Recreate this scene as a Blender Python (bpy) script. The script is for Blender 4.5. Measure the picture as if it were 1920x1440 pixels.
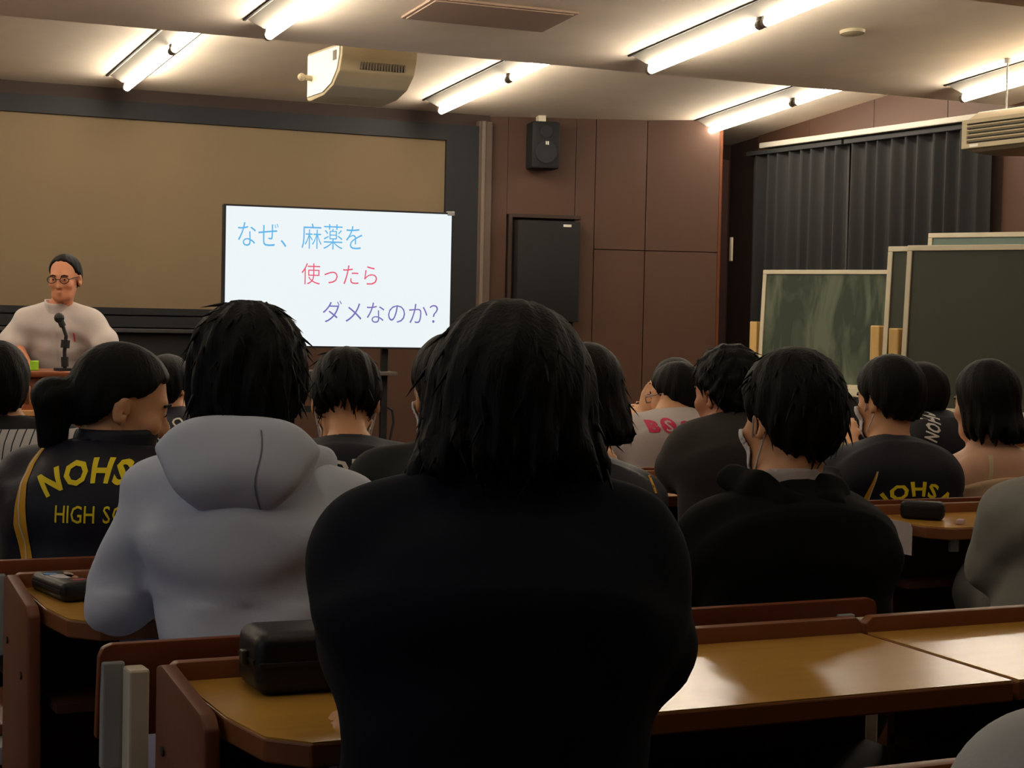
import bpy, bmesh, math, random
import numpy as np
from math import sin, cos, radians, pi, atan
from mathutils import Vector, Matrix
from mathutils.bvhtree import BVHTree

random.seed(7)
scene = bpy.context.scene
col = scene.collection
for _o in list(bpy.data.objects):
    bpy.data.objects.remove(_o)

# ------------------------------------------------------------------ camera
FPX = 3400.0                                  # focal length in pixels of a 1920 px wide frame
_yaw, _pitch, _roll = radians(26.0), atan((720 - 592) / FPX), radians(1.2)
_f = np.array([sin(_yaw) * cos(_pitch), cos(_yaw) * cos(_pitch), -sin(_pitch)])
_r0 = np.array([cos(_yaw), -sin(_yaw), 0.0])
_u0 = np.cross(_r0, _f)
_R = _r0 * cos(_roll) + _u0 * sin(_roll)
_U = -_r0 * sin(_roll) + _u0 * cos(_roll)
CAM = np.array([0.0, 0.0, 1.25])
cd = bpy.data.cameras.new('camera')
cd.sensor_width = 36.0
cd.lens = FPX / 1920 * 36.0
cd.clip_start = 0.05
cam = bpy.data.objects.new('camera', cd)
col.objects.link(cam)
M = Matrix.Identity(4)
for i in range(3):
    M[i][0], M[i][1], M[i][2], M[i][3] = _R[i], _U[i], -_f[i], CAM[i]
cam.matrix_world = M
scene.camera = cam


def at(px, py, z):
    """world point seen at pixel (px, py) of the 1920x1440 photograph, z metres in front of the lens"""
    return CAM + _R * ((px - 960) / FPX * z) - _U * ((py - 720) / FPX * z) + _f * z


# ------------------------------------------------------------------ world, light, exposure
w = bpy.data.worlds.new('world')
scene.world = w
w.use_nodes = True
w.node_tree.nodes['Background'].inputs[0].default_value = (0.02, 0.02, 0.022, 1)
w.node_tree.nodes['Background'].inputs[1].default_value = 0.3
TUBE_STRENGTH = 52.0
REAR_STRENGTH = 11.0
SCREEN_STRENGTH = 0.93
vs = scene.view_settings
vs.view_transform = 'Standard'
vs.look = 'None'
vs.exposure = 0.0
vs.gamma = 1.0
vs.use_curve_mapping = False


# ------------------------------------------------------------------ helpers
def lin(c):
    return tuple(((v / 255) / 12.92 if v / 255 <= 0.04045 else ((v / 255 + 0.055) / 1.055) ** 2.4) for v in c) + (1.0,)


_mats = {}


def mat(name, rgb, rough=0.6, var=0.0, scale=8.0, bump=0.0, bscale=60.0, stretch=(1, 1, 1), spec=0.4, coat=0.0,
        metal=0.0, emit=0.0, sheen=0.0):
    if name in _mats:
        return _mats[name]
    m = bpy.data.materials.new(name)
    m.use_nodes = True
    nt = m.node_tree
    b = nt.nodes['Principled BSDF']
    c = lin(rgb)
    b.inputs['Base Color'].default_value = c
    b.inputs['Roughness'].default_value = rough
    b.inputs['Specular IOR Level'].default_value = spec
    b.inputs['Metallic'].default_value = metal
    b.inputs['Coat Weight'].default_value = coat
    b.inputs['Coat Roughness'].default_value = 0.18
    if sheen:
        b.inputs['Sheen Weight'].default_value = sheen
        b.inputs['Sheen Roughness'].default_value = 0.6
    if emit:
        b.inputs['Emission Color'].default_value = c
        b.inputs['Emission Strength'].default_value = emit
    if var or bump:
        tc = nt.nodes.new('ShaderNodeTexCoord')
        mp = nt.nodes.new('ShaderNodeMapping')
        mp.inputs['Scale'].default_value = stretch
        nt.links.new(tc.outputs['Object'], mp.inputs['Vector'])
    if var:
        n = nt.nodes.new('ShaderNodeTexNoise')
        n.inputs['Scale'].default_value = scale
        n.inputs['Detail'].default_value = 5
        nt.links.new(mp.outputs[0], n.inputs['Vector'])
        rp = nt.nodes.new('ShaderNodeValToRGB')
        rp.color_ramp.elements[0].position = 0.3
        rp.color_ramp.elements[1].position = 0.7
        rp.color_ramp.elements[0].color = tuple(v * (1 - var) for v in c[:3]) + (1,)
        rp.color_ramp.elements[1].color = tuple(min(1, v * (1 + var)) for v in c[:3]) + (1,)
        nt.links.new(n.outputs['Fac'], rp.inputs[0])
        nt.links.new(rp.outputs[0], b.inputs['Base Color'])
    if bump:
        n2 = nt.nodes.new('ShaderNodeTexNoise')
        n2.inputs['Scale'].default_value = bscale
        n2.inputs['Detail'].default_value = 4
        nt.links.new(mp.outputs[0], n2.inputs['Vector'])
        bp = nt.nodes.new('ShaderNodeBump')
        bp.inputs['Strength'].default_value = bump
        bp.inputs['Distance'].default_value = 0.01
        nt.links.new(n2.outputs['Fac'], bp.inputs['Height'])
        nt.links.new(bp.outputs[0], b.inputs['Normal'])
    _mats[name] = m
    return m


def tag(o, label=None, cat=None, group=None, kind=None):
    if label:
        o['label'] = label
    if cat:
        o['category'] = cat
    if group:
        o['group'] = group
    if kind:
        o['kind'] = kind
    return o


def empty(name, loc=(0, 0, 0), rz=0.0):
    o = bpy.data.objects.new(name, None)
    o.empty_display_size = 0.1
    o.location = tuple(loc)
    o.rotation_euler = (0, 0, rz)
    col.objects.link(o)
    return o


def link(name, me, m, parent=None, smooth=False):
    o = bpy.data.objects.new(name, me)
    col.objects.link(o)
    if m:
        for k in (m if isinstance(m, (list, tuple)) else [m]):
            me.materials.append(k)
    if smooth:
        me.polygons.foreach_set('use_smooth', [True] * len(me.polygons))
    if parent:
        o.parent = parent
    return o


class MB:
    def __init__(self):
        self.bm = bmesh.new()

    def box(self, x0, x1, y0, y1, z0, z1, bev=0.0, seg=2):
        r = bmesh.ops.create_cube(self.bm, size=1.0)
        vs_ = r['verts']
        bmesh.ops.scale(self.bm, vec=(x1 - x0, y1 - y0, z1 - z0), verts=vs_)
        bmesh.ops.translate(self.bm, vec=((x0 + x1) / 2, (y0 + y1) / 2, (z0 + z1) / 2), verts=vs_)
        if bev:
            es = list({e for v in vs_ for e in v.link_edges})
            bmesh.ops.bevel(self.bm, geom=es, offset=bev, segments=seg, profile=0.5, affect='EDGES')
        return self

    def prism(self, pts, z0, z1, axis='z', bev=0.0):
        """extrude a polygon; axis z: pts are (x,y); axis y: pts are (x,z); axis x: pts are (y,z)"""
        def p3(a, b, h):
            return (a, b, h) if axis == 'z' else ((a, h, b) if axis == 'y' else (h, a, b))
        lo = [self.bm.verts.new(p3(a, b, z0)) for a, b in pts]
        hi = [self.bm.verts.new(p3(a, b, z1)) for a, b in pts]
        fs = [self.bm.faces.new(lo), self.bm.faces.new(hi)]
        n = len(pts)
        for i in range(n):
            fs.append(self.bm.faces.new((lo[i], lo[(i + 1) % n], hi[(i + 1) % n], hi[i])))
        bmesh.ops.recalc_face_normals(self.bm, faces=fs)
        if bev:
            es = list({e for f in fs for e in f.edges})
            bmesh.ops.bevel(self.bm, geom=es, offset=bev, segments=2, profile=0.5, affect='EDGES')
        return self

    def tube(self, a, b, r, seg=12, r2=None):
        a, b = Vector(a), Vector(b)
        d = b - a
        rot = d.to_track_quat('Z', 'Y').to_matrix().to_4x4()
        bmesh.ops.create_cone(self.bm, cap_ends=True, cap_tris=False, segments=seg, radius1=r, radius2=r if r2 is None else r2,
                              depth=d.length, matrix=Matrix.Translation((a + b) / 2) @ rot)
        return self

    def ball(self, c, r, seg=12):
        mtx = Matrix.Translation(c)
        if isinstance(r, tuple):
            mtx = mtx @ Matrix.Diagonal((*r, 1))
            r = 1.0
        bmesh.ops.create_uvsphere(self.bm, u_segments=seg, v_segments=max(6, seg // 2), radius=r, matrix=mtx)
        return self

    def path(self, pts, r, seg=8):
        for a, b in zip(pts[:-1], pts[1:]):
            self.tube(a, b, r, seg)
        for p in pts[1:-1]:
            self.ball(p, r, seg)
        return self

    def quad(self, a, b, c, d):
        self.bm.faces.new([self.bm.verts.new(p) for p in (a, b, c, d)])
        return self

    def build(self, name, m, parent=None, smooth=False):
        me = bpy.data.meshes.new(name)
        self.bm.to_mesh(me)
        self.bm.free()
        o = link(name, me, m, parent, smooth)
        return o


def autosmooth(o, ang=0.7):
    me = o.data
    me.polygons.foreach_set('use_smooth', [True] * len(me.polygons))
    try:
        me.set_sharp_from_angle(angle=ang)
    except Exception:
        pass
    return o


def shared(name, src, parent, loc=(0, 0, 0), rz=0.0):
    o = bpy.data.objects.new(name, src.data)
    col.objects.link(o)
    o.parent = parent
    o.location = loc
    o.rotation_euler = (0, 0, rz)
    return o


# ------------------------------------------------------------------ materials
CEIL = mat('ceiling_board', (246, 230, 210), 0.85, 0.04, 3.0, 0.08, 120)
WALL = mat('brown_wall_panel', (80, 54, 41), 0.55, 0.06, 2.0, 0.03, 40, (1, 1, 0.3))
DARKWALL = mat('dark_brown_wall', (58, 42, 36), 0.7, 0.06, 2.0)
FLOOR = mat('dark_carpet_floor', (62, 48, 42), 0.9, 0.15, 20.0, 0.2, 200)
BLACK = mat('matte_black', (20, 20, 22), 0.7, 0.1, 6.0)
BLACKF = mat('black_frame', (26, 27, 31), 0.6, 0.08, 5.0)
WOOD = mat('orange_brown_wood', (122, 64, 34), 0.42, 0.10, 5.0, 0.02, 60, (1, 6, 6), spec=0.35)
WOODP = mat('brown_end_panel_wood', (112, 66, 44), 0.5, 0.07, 6.0, 0.02, 60, (6, 1, 1), spec=0.3)
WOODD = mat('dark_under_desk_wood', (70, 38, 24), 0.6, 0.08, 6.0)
EDGE = mat('brown_edge_band', (132, 80, 44), 0.4, 0.06, 8.0, spec=0.4)
TOP = mat('yellow_oak_laminate', (200, 150, 66), 0.22, 0.05, 4.0, 0.01, 30, (1, 9, 9), spec=0.45, coat=0.15)
STEEL = mat('grey_painted_steel', (160, 162, 160), 0.45, 0.05, 10.0)
BEIGEMETAL = mat('beige_metal', (222, 212, 188), 0.45, 0.04, 10.0)
WHITEPL = mat('off_white_plastic', (176, 162, 132), 0.5, 0.03, 6.0)
GREYPL = mat('grey_vent', (104, 94, 80), 0.6, 0.05, 8.0)
DARKPL = mat('dark_slot', (30, 28, 26), 0.7, 0.05, 8.0)
LAMPW = mat('white_lamp_housing', (176, 170, 158), 0.5, 0.02, 6.0)
CHROME = mat('bolt_steel', (90, 88, 82), 0.4, 0.05, 20.0, metal=0.8)
CURTAIN = mat('black_curtain_cloth', (27, 26, 27), 0.75, 0.08, 14.0, 0.05, 200, (1, 1, 0.2), sheen=0.1)
SCREENF = mat('cream_screen_fabric', (124, 106, 82), 0.9, 0.035, 1.2, 0.02, 200)
BOARD = mat('green_chalkboard', (42, 47, 29), 0.6, 0.07, 3.0)
ALU = mat('beige_aluminium_frame', (186, 176, 150), 0.45, 0.04, 12.0, spec=0.5)
TANWOOD = mat('tan_wood_post', (196, 160, 96), 0.5, 0.06, 8.0, 0.02, 40, (8, 8, 1))

TUBEM = mat('fluorescent_tube', (255, 243, 222), 0.4, emit=TUBE_STRENGTH)
TUBER = mat('fluorescent_tube_rear', (255, 243, 222), 0.4, emit=REAR_STRENGTH)

# chalk smears on a green board
def chalk_mat():
    m = mat('chalky_green_board', (66, 82, 58), 0.7)
    nt = m.node_tree
    b = nt.nodes['Principled BSDF']
    tc = nt.nodes.new('ShaderNodeTexCoord')
    mp = nt.nodes.new('ShaderNodeMapping')
    mp.inputs['Scale'].default_value = (3.2, 1, 0.9)
    mp.inputs['Rotation'].default_value = (0, 0.35, 0)
    n = nt.nodes.new('ShaderNodeTexNoise')
    n.inputs['Scale'].default_value = 2.4
    n.inputs['Detail'].default_value = 3
    n.inputs['Distortion'].default_value = 1.2
    rp = nt.nodes.new('ShaderNodeValToRGB')
    rp.color_ramp.elements[0].position = 0.40
    rp.color_ramp.elements[0].color = lin((41, 52, 38))
    rp.color_ramp.elements[1].position = 0.66
    rp.color_ramp.elements[1].color = lin((84, 92, 74))
    nt.links.new(tc.outputs['Object'], mp.inputs[0])
    nt.links.new(mp.outputs[0], n.inputs['Vector'])
    nt.links.new(n.outputs['Fac'], rp.inputs[0])
    nt.links.new(rp.outputs[0], b.inputs['Base Color'])
    return m


CHALK = chalk_mat()

# ------------------------------------------------------------------ room shell
XL, XR, YB, YF = -2.6, 8.7, -2.6, 13.1
tag(MB().box(XL - .2, XR + .2, YB - .2, YF + .7, -0.12, 0.0).build('floor', FLOOR), kind='structure')
tag(MB().box(XL - .15, XL, YB, YF + .5, 0, 3.7).build('wall_left', WALL), kind='structure')
tag(MB().box(XL - .15, XR + .15, YB - .15, YB, 0, 3.7).build('wall_back', WALL), kind='structure')
wf = tag(MB().box(XL, 6.142, YF + .002, YF + .15, 0, 3.2).build('wall_front', WALL), kind='structure')
MB().box(XL, 6.142, YF - .012, YF, 2.735, 2.86).build('panel', DARKWALL, wf)
# outer closing wall behind the splayed corner and doorway
tag(MB().box(6.1, XR + .15, YF + .45, YF + .6, 0, 3.4).build('wall_front_recess', DARKWALL), kind='structure')
ceil = tag(MB().box(XL - .15, XR + .15, YB - .15, YF + .6, 3.6, 3.7).build('ceiling', CEIL), kind='structure')
SL = 0.0963
FRONTS = [13.7, 9.95, 6.85, 3.75, 0.65, -2.6]
LIPZ = [2.83 - 0.6 * SL, 2.79, 2.79, 2.79, 2.79]


def ceil_z(Y):
    k = 0
    while k < 4 and Y < FRONTS[k + 1]:
        k += 1
    return LIPZ[k] + (FRONTS[k] - Y) * SL


for k in range(5):
    y0, y1 = FRONTS[k], FRONTS[k + 1]
    z0 = LIPZ[k]
    z1 = z0 + (y0 - y1) * SL
    t = 0.05
    pts = [(y0, z0), (y1, z1), (y1, z1 + t), (y0 - .05, z0 + t + .02), (y0 - .05, 3.6), (y0, 3.6)]
    MB().prism(pts, XL, XR, axis='x').build('ceiling_panel', CEIL, ceil)

# daylight window far to the left, outside the frame
w1 = tag(empty('window_1', (XL, 2.2, 1.75)), kind='structure')
PANE = mat('daylight_pane', (176, 196, 226), .3, emit=.55)
for (y0, y1) in ((-1.4, -.02), (.02, 1.4)):
    MB().box(0.0, .012, y0, y1, -.75, .75).build('pane', PANE, w1)
for (y0, y1, z0, z1) in ((-1.46, 1.46, .75, .81), (-1.46, 1.46, -.81, -.75), (-1.46, -1.4, -.75, .75), (1.4, 1.46, -.75, .75), (-.02, .02, -.75, .75)):
    MB().box(0, .05, y0, y1, z0, z1, .004).build('window_frame', ALU, w1)

# splayed brown wall right of the screen: separate panels with open joints
ws = tag(empty('wall_front_right', (6.142, 13.113, 0)), kind='structure')
ws['kind'] = 'structure'


def wall_piece(parent, A, B, z0, z1, th=0.03, m=WALL, name='panel', gap=0.006):
    """thin board standing from A to B (plan points), room side towards the camera"""
    A, B = Vector((A[0], A[1], 0)), Vector((B[0], B[1], 0))
    d = (B - A).normalized()
    n = Vector((-d.y, d.x, 0))
    if n.y < 0 or abs(d.x) < .01:
        n = Vector((-d.y, d.x, 0)) if abs(d.x) >= .01 else Vector((1, 0, 0))
    A2, B2 = A + d * gap / 2, B - d * gap / 2
    off = Vector(parent.location) if parent else Vector()
    pts = [(p.x - off.x, p.y - off.y) for p in (A2, B2, B2 + n * th, A2 + n * th)]
    return MB().prism(pts, z0 + gap / 2, z1 - gap / 2, bev=0.002).build(name, m, parent)


S = lambda X: 13.113 - (X - 6.142) * 0.2309      # front line of the splayed wall
P0, P1, P2_, P3_ = (6.142, S(6.142)), (7.007, S(7.007)), (7.427, S(7.427)), (7.995, 12.612)
H = 2.95
bk = MB().prism([(6.142, S(6.142) + .05), (7.427, S(7.427) + .05), (7.995, 12.662), (7.995, 13.5), (6.142, 13.5)], 0, H)
for v in bk.bm.verts:
    v.co -= Vector((6.142, 13.113, 0))
bk.build('backing', DARKWALL, ws)
# opening of the loudspeaker niche: X 6.30..6.84, z 1.27..2.06
xa, xb, za, zb = 6.30, 6.845, 1.20, 2.06
wall_piece(ws, P0, (xa, S(xa)), 0, H, gap=0.002)
wall_piece(ws, (xa, S(xa)), (xb, S(xb)), zb, H, gap=0.002)
wall_piece(ws, (xa, S(xa)), (xb, S(xb)), 0, za, gap=0.002)
wall_piece(ws, (xb, S(xb)), P1, 0, H)
wall_piece(ws, P1, P2_, 0, 1.80)
wall_piece(ws, P1, P2_, 1.80, H)
wall_piece(ws, P2_, P3_, 0, 1.80)
wall_piece(ws, P2_, P3_, 1.80, H)
# end face of the splayed corner
MB().box(7.995 - 6.142, 8.0 - 6.142 + .02, 12.612 - 13.113, 12.612 - 13.113 + .9, 0, H).build('corner_board', WOODP, ws)

# side wall behind the curtain and its panels
wr = tag(MB().box(XR, XR + .15, YB, YF + .5, 0, 3.7).build('wall_right', DARKWALL), kind='structure')
ys = [13.1, 12.35, 11.494, 10.615, 9.74, 8.87, 8.0, 7.1, 6.2, 5.3, 4.4, 3.5, 2.6, 1.7, .8, -.1, -1.0, -1.9]
for a, b in zip(ys[:-1], ys[1:]):
    MB().box(XR - .02, XR, b + .003, a - .003, 2.66 if a > 9.8 else 0, 3.5, .002).build('panel', WALL, wr)
MB().box(XR - .02, XR, 9.74, 10.0, 0, 2.66, .002).build('panel', WALL, wr)
# dark door leaf in the recess
d1 = tag(MB().box(8.22, 8.34, 13.0, 13.06, 0, 2.6, .01).build('door_1', mat('dark_red_door', (56, 34, 32), 0.6)), kind='structure')
MB().box(8.355, 8.375, 12.97, 13.0, 1.75, 1.95, .004).build('door_handle', BEIGEMETAL, d1)

# ------------------------------------------------------------------ projection screen with black border
ps = tag(empty('projection_screen', (5.74, 13.07, 1.25)), 'large cream projection screen with wide black border on the front wall', 'screen')


def loc_box(parent, name, m, x0, x1, y0, y1, z0, z1, bev=0.0, smooth=False):
    L = parent.location
    mb = MB().box(x0 - L.x, x1 - L.x, y0 - L.y, y1 - L.y, z0 - L.z, z1 - L.z, bev)
    return mb.build(name, m, parent, smooth)


loc_box(ps, 'screen_fabric', SCREENF, XL + .2, 5.74, 13.05, 13.072, 1.25, 2.61)
loc_box(ps, 'border', BLACKF, XL + .05, 6.02, 13.025, 13.072, 2.61, 2.735)
loc_box(ps, 'border', BLACKF, 5.74, 6.02, 13.025, 13.072, 1.2, 2.61)
loc_box(ps, 'border', BLACKF, XL + .05, 5.74, 13.025, 13.072, 1.2, 1.25)
loc_box(ps, 'border', BLACKF, XL + .05, XL + .2, 13.025, 13.072, 1.25, 2.61)
tag(MB().box(6.02, 6.142, 13.03, 13.1, 0, 2.78, .008).build('trim_1', mat('grey_brown_jamb', (92, 78, 70), 0.6, 0.05, 5)), kind='structure')
tag(MB().box(6.045, 6.075, 13.015, 13.03, 0, 2.78, .004).build('trim_2', mat('grey_brown_jamb_light', (112, 98, 88), 0.6, 0.05, 5)), kind='structure')
bb = tag(empty('wall_blackboard', (1.5, 13.05, 0.3)), 'long black chalkboard with a thin ledge under the projection screen', 'blackboard')
loc_box(bb, 'board', BLACK, -2.4, 4.15, 13.03, 13.09, .3, 1.07)
loc_box(bb, 'ledge', mat('dark_grey_ledge', (58, 56, 58), .5), -2.4, 4.15, 12.98, 13.05, 1.07, 1.10, .005)
loc_box(bb, 'upper_rail', BLACKF, -2.4, 4.15, 13.03, 13.09, 1.11, 1.19)
loc_box(bb, 'chalk_tray', BLACKF, -2.4, 4.15, 12.96, 13.05, .27, .30, .005)

# ------------------------------------------------------------------ fluorescent fixtures
XS = [-1.67, 0.73, 3.13, 5.53, 7.92]
FN = ['far left', 'left', 'middle left', 'middle right', 'right']


def fixture(X, Y, tubem, label, first=[None]):
    """one continuous strip: slanted housing, two tubes end to end; front end at Y, runs back 2.5 m"""
    root = tag(empty('fluorescent_light', (X, Y, ceil_z(Y))), label, 'ceiling light', 'fluorescent strip lights on the ceiling')
    Ln = 2.5

    def P(dx, dy, dz):          # dz measured down from the sloping ceiling
        return (dx, -dy, dy * SL - dz)
    mb = MB()
    wt, wb, h = .125, .035, .05
    a = [mb.bm.verts.new(P(*p)) for p in ((-wt, 0, -.01), (wt, 0, -.01), (wb, .05, h), (-wb, .05, h))]
    b = [mb.bm.verts.new(P(*p)) for p in ((-wt, Ln, -.01), (wt, Ln, -.01), (wb, Ln - .05, h), (-wb, Ln - .05, h))]
    mb.bm.faces.new(a)
    mb.bm.faces.new(b[::-1])
    for i in range(4):
        mb.bm.faces.new((a[i], b[i], b[(i + 1) % 4], a[(i + 1) % 4]))
    bmesh.ops.recalc_face_normals(mb.bm, faces=mb.bm.faces[:])
    mb.build('housing', LAMPW, root)
    for sx in (-1, 1):
        q = MB()
        c8 = [q.bm.verts.new(P(sx * xx, yy, dd)) for yy in (0, Ln) for xx, dd in ((wt - .004, -.004), (wt + .010, -.004), (wt + .010, .007), (wt - .004, .007))]
        for i in range(4):
            q.bm.faces.new((c8[i], c8[(i + 1) % 4], c8[4 + (i + 1) % 4], c8[4 + i]))
        q.bm.faces.new(c8[:4])
        q.bm.faces.new(c8[4:])
        bmesh.ops.recalc_face_normals(q.bm, faces=q.bm.faces[:])
        q.build('edge_strip', DARKPL, root)
    for (s, e) in ((.05, 1.2), (1.28, 2.45)):
        MB().tube(P(0, s, h + .035), P(0, e, h + .035), .0235, 16).build('tube', tubem, root, True)
        for y in (s - .012, e + .012):
            MB().tube(P(0, y - .014, h + .035), P(0, y + .014, h + .035), .026, 12).build('tube_cap', GREYPL, root)
            MB().box(-.018, .018, -y - .012, -y + .012, y * SL - h - .02, y * SL - h + .004).build('socket', LAMPW, root)
    return root


for i, X in enumerate(XS):
    fixture(X, 12.71, TUBEM, 'strip light nearest the front wall, %s row of ceiling lights' % FN[i])
for i, X in enumerate(XS):
    fixture(X, 9.57, TUBEM, 'strip light behind the first ceiling step, %s row of ceiling lights' % FN[i])
for i, X in enumerate(XS):
    fixture(X, 6.45, TUBER, 'strip light above the middle of the audience, %s row of ceiling lights' % FN[i])


for i, X in enumerate(XS):
    fixture(X, 3.35, TUBER, 'strip light above the back rows near the camera, %s row of ceiling lights' % FN[i])


# ------------------------------------------------------------------ ceiling equipment
def on_slope(root, tilt=True):
    root.rotation_euler = (-math.atan(SL), 0, 0)


# projector hung below the first panel
pj = tag(empty('ceiling_projector', (4.16, 10.75, 2.9)), 'cream ceiling projector with curved underside hanging left of centre', 'projector')
prof = [(.36, .0), (.36, -.30), (.30, -.31), (.05, -.295), (-.12, -.25), (-.23, -.17), (-.27, -.08), (-.275, 0)]
autosmooth(MB().prism([(a, b) for a, b in prof], -.25, .25, axis='x', bev=.012).build('body', WHITEPL, pj), .6)
autosmooth(MB().prism([(.33, -.02), (.33, -.28), (.05, -.275), (-.1, -.235), (-.2, -.16), (-.24, -.08), (-.245, -.02)], -.258, -.25, axis='x').build('side_cover', mat('white_side_cover', (232, 228, 214), .5), pj))
MB().box(-.262, -.257, -.20, -.14, -.10, -.04, .002).build('label_plate', GREYPL, pj)
for k in range(16):
    x = -.12 + k * .019
    MB().box(x, x + .009, -.262, -.20, -.155, -.11).build('vent_slat', GREYPL, pj)
MB().tube((-.25, .25, -.17), (-.32, .25, -.165), .018, 10).ball((-.325, .25, -.165), .026, 10).build('knob', WHITEPL, pj)
MB().box(-.12, .12, -.1, .2, 0, .22, .004).build('mount', GREYPL, pj)

ar = tag(empty('ceiling_access_panel', (4.2, 8.98, ceil_z(8.98))), 'flat grey brown access panel set in the ceiling behind the projector', 'panel')
on_slope(ar)
MB().box(-.43, .43, -.22, .22, -.012, .01, .002).build('frame', mat('access_panel', (176, 150, 132), .8, .03, 3), ar)
MB().box(-.41, .41, -.20, .20, -.018, -.002, .002).build('panel', mat('access_panel', (176, 150, 132), .8, .03, 3), ar)

for n, (px, py, zz, rr, lb) in enumerate(((1138, 178, 12.6, .065, 'small round ceiling speaker between two strip lights above the front right wall'),
                                          (1597, 96, 10.4, .075, 'plain round white ceiling cap between the second pair of strip lights'),
                                          (1838, 27, 8.9, .065, 'round smoke detector on ceiling near the top right corner'))):
    p = at(px, py, zz)
    p[2] = ceil_z(p[1])
    sd = tag(empty('smoke_detector' if n != 1 else 'blank_rosette', p), lb, 'detector' if n != 1 else 'rosette')
    on_slope(sd)
    autosmooth(MB().tube((0, 0, .004), (0, 0, -.018), rr, 24, rr * .92).build('base', WHITEPL, sd))
    if n != 1:
        autosmooth(MB().tube((0, 0, -.018), (0, 0, -.04), rr * .62, 20, rr * .45).build('sensor', GREYPL, sd))
        for k in range(6):
            a = k * pi / 3
            MB().box(rr * .5 * cos(a) - .004, rr * .5 * cos(a) + .004, rr * .5 * sin(a) - .004, rr * .5 * sin(a) + .004, -.036, -.018).build('fin', WHITEPL, sd)
    else:
        autosmooth(MB().tube((0, 0, -.018), (0, 0, -.024), rr * .8, 24, rr * .6).build('cover', WHITEPL, sd))

# hanging air conditioner by the right wall, louvres towards the seats
ac = tag(empty('air_conditioner', (7.5, 8.4, 2.35)), 'long cream air conditioner with louvres hung by rods before the curtain', 'air conditioner')
autosmooth(MB().prism([(0, 0), (0, .17), (.10, .235), (.72, .26), (.72, -.01), (.25, -.03), (.06, -.02)], -.62, .6, axis='y', bev=.008).build('body', WHITEPL, ac), .5)
MB().box(-.014, .0, -.56, .55, .03, .145).build('grille_backing', DARKPL, ac)
for (y0, y1, z0, z1) in ((-.62, .6, .148, .175), (-.62, .6, -.004, .026), (.55, .6, .02, .15), (-.62, -.56, .02, .15)):
    MB().box(-.028, .004, y0, y1, z0, z1, .004).build('grille_frame', WHITEPL, ac)
for k in range(4):
    z = .045 + k * .028
    q = MB().box(-.03, -.006, -.56, .55, z - .0045, z + .0045)
    bmesh.ops.rotate(q.bm, cent=(-.018, 0, z), matrix=Matrix.Rotation(.5, 3, 'Y'), verts=q.bm.verts)
    q.build('louvre', WHITEPL, ac)
MB().box(-.03, -.027, .44, .52, .004, .020).build('badge', mat('pale_badge', (230, 226, 214), .4), ac)
for (x, y) in ((.15, .40), (.55, .45), (.15, -.45), (.55, -.45)):
    MB().tube((x, y, .22), (x, y, ceil_z(8.4 + y) - 2.35), .006, 8).build('hanging_rod', STEEL, ac)
    MB().tube((x, y, ceil_z(8.4 + y) - 2.35 - .03), (x, y, ceil_z(8.4 + y) - 2.35), .02, 10).build('rod_plate', STEEL, ac)

# ------------------------------------------------------------------ wall loudspeakers
def on_splay(x, z, out=0.0):
    return Vector((x - out * .225, S(x) - out * .974, z))


sa = math.atan(.2309)
sp = tag(empty('wall_loudspeaker', on_splay(6.545, 2.415, .0), -sa), 'small black loudspeaker mounted high on the brown front wall', 'loudspeaker')
autosmooth(MB().box(-.115, .115, -.24, -.03, 0, .37, .018).build('cabinet', BLACK, sp))
autosmooth(MB().tube((0, -.236, .13), (0, -.252, .13), .088, 24).build('woofer', BLACKF, sp))
autosmooth(MB().tube((0, -.236, .29), (0, -.25, .29), .05, 20).build('tweeter', BLACKF, sp))
MB().box(.008, .018, -.258, -.252, .185, .212).build('badge', mat('pale_badge', (230, 226, 214)), sp)
MB().box(-.006, .002, -.258, -.252, .185, .212).build('badge', mat('pale_badge', (230, 226, 214)), sp)
MB().box(-.03, .03, -.10, .0, .36, .43, .003).build('wall_bracket', BEIGEMETAL, sp)
MB().box(-.05, .05, -.04, .0, .10, .30, .003).build('mount_plate', BLACK, sp)
ns = tag(empty('niche_loudspeaker', on_splay(6.60, 1.21, -.02), -sa), 'large black floor loudspeaker set into a framed niche of the brown wall', 'loudspeaker')
autosmooth(MB().box(-.245, .265, -.16, -.01, .0, .80, .006).build('grille', mat('black_grille_cloth', (24, 24, 25), .8, .1, 90, .1, 300), ns))
MB().box(.125, .19, -.163, -.16, .755, .775).build('badge', mat('pale_badge', (230, 226, 214)), ns)
for (x0, x1, z0, z1) in ((-.295, -.265, 0, .84), (-.295, .30, .825, .855)):
    MB().box(x0, x1, -.05, .0, z0, z1, .003).build('niche_frame', DARKWALL, ns)
tag(MB().path([(6.26, S(6.26) - .012, 1.25), (6.18, S(6.18) - .012, 1.14), (6.16, S(6.16) - .014, .95)], .005, 6).build('speaker_cable', BLACK),
    'thin black cable trailing from the niche loudspeaker down the wall', 'cable')

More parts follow.
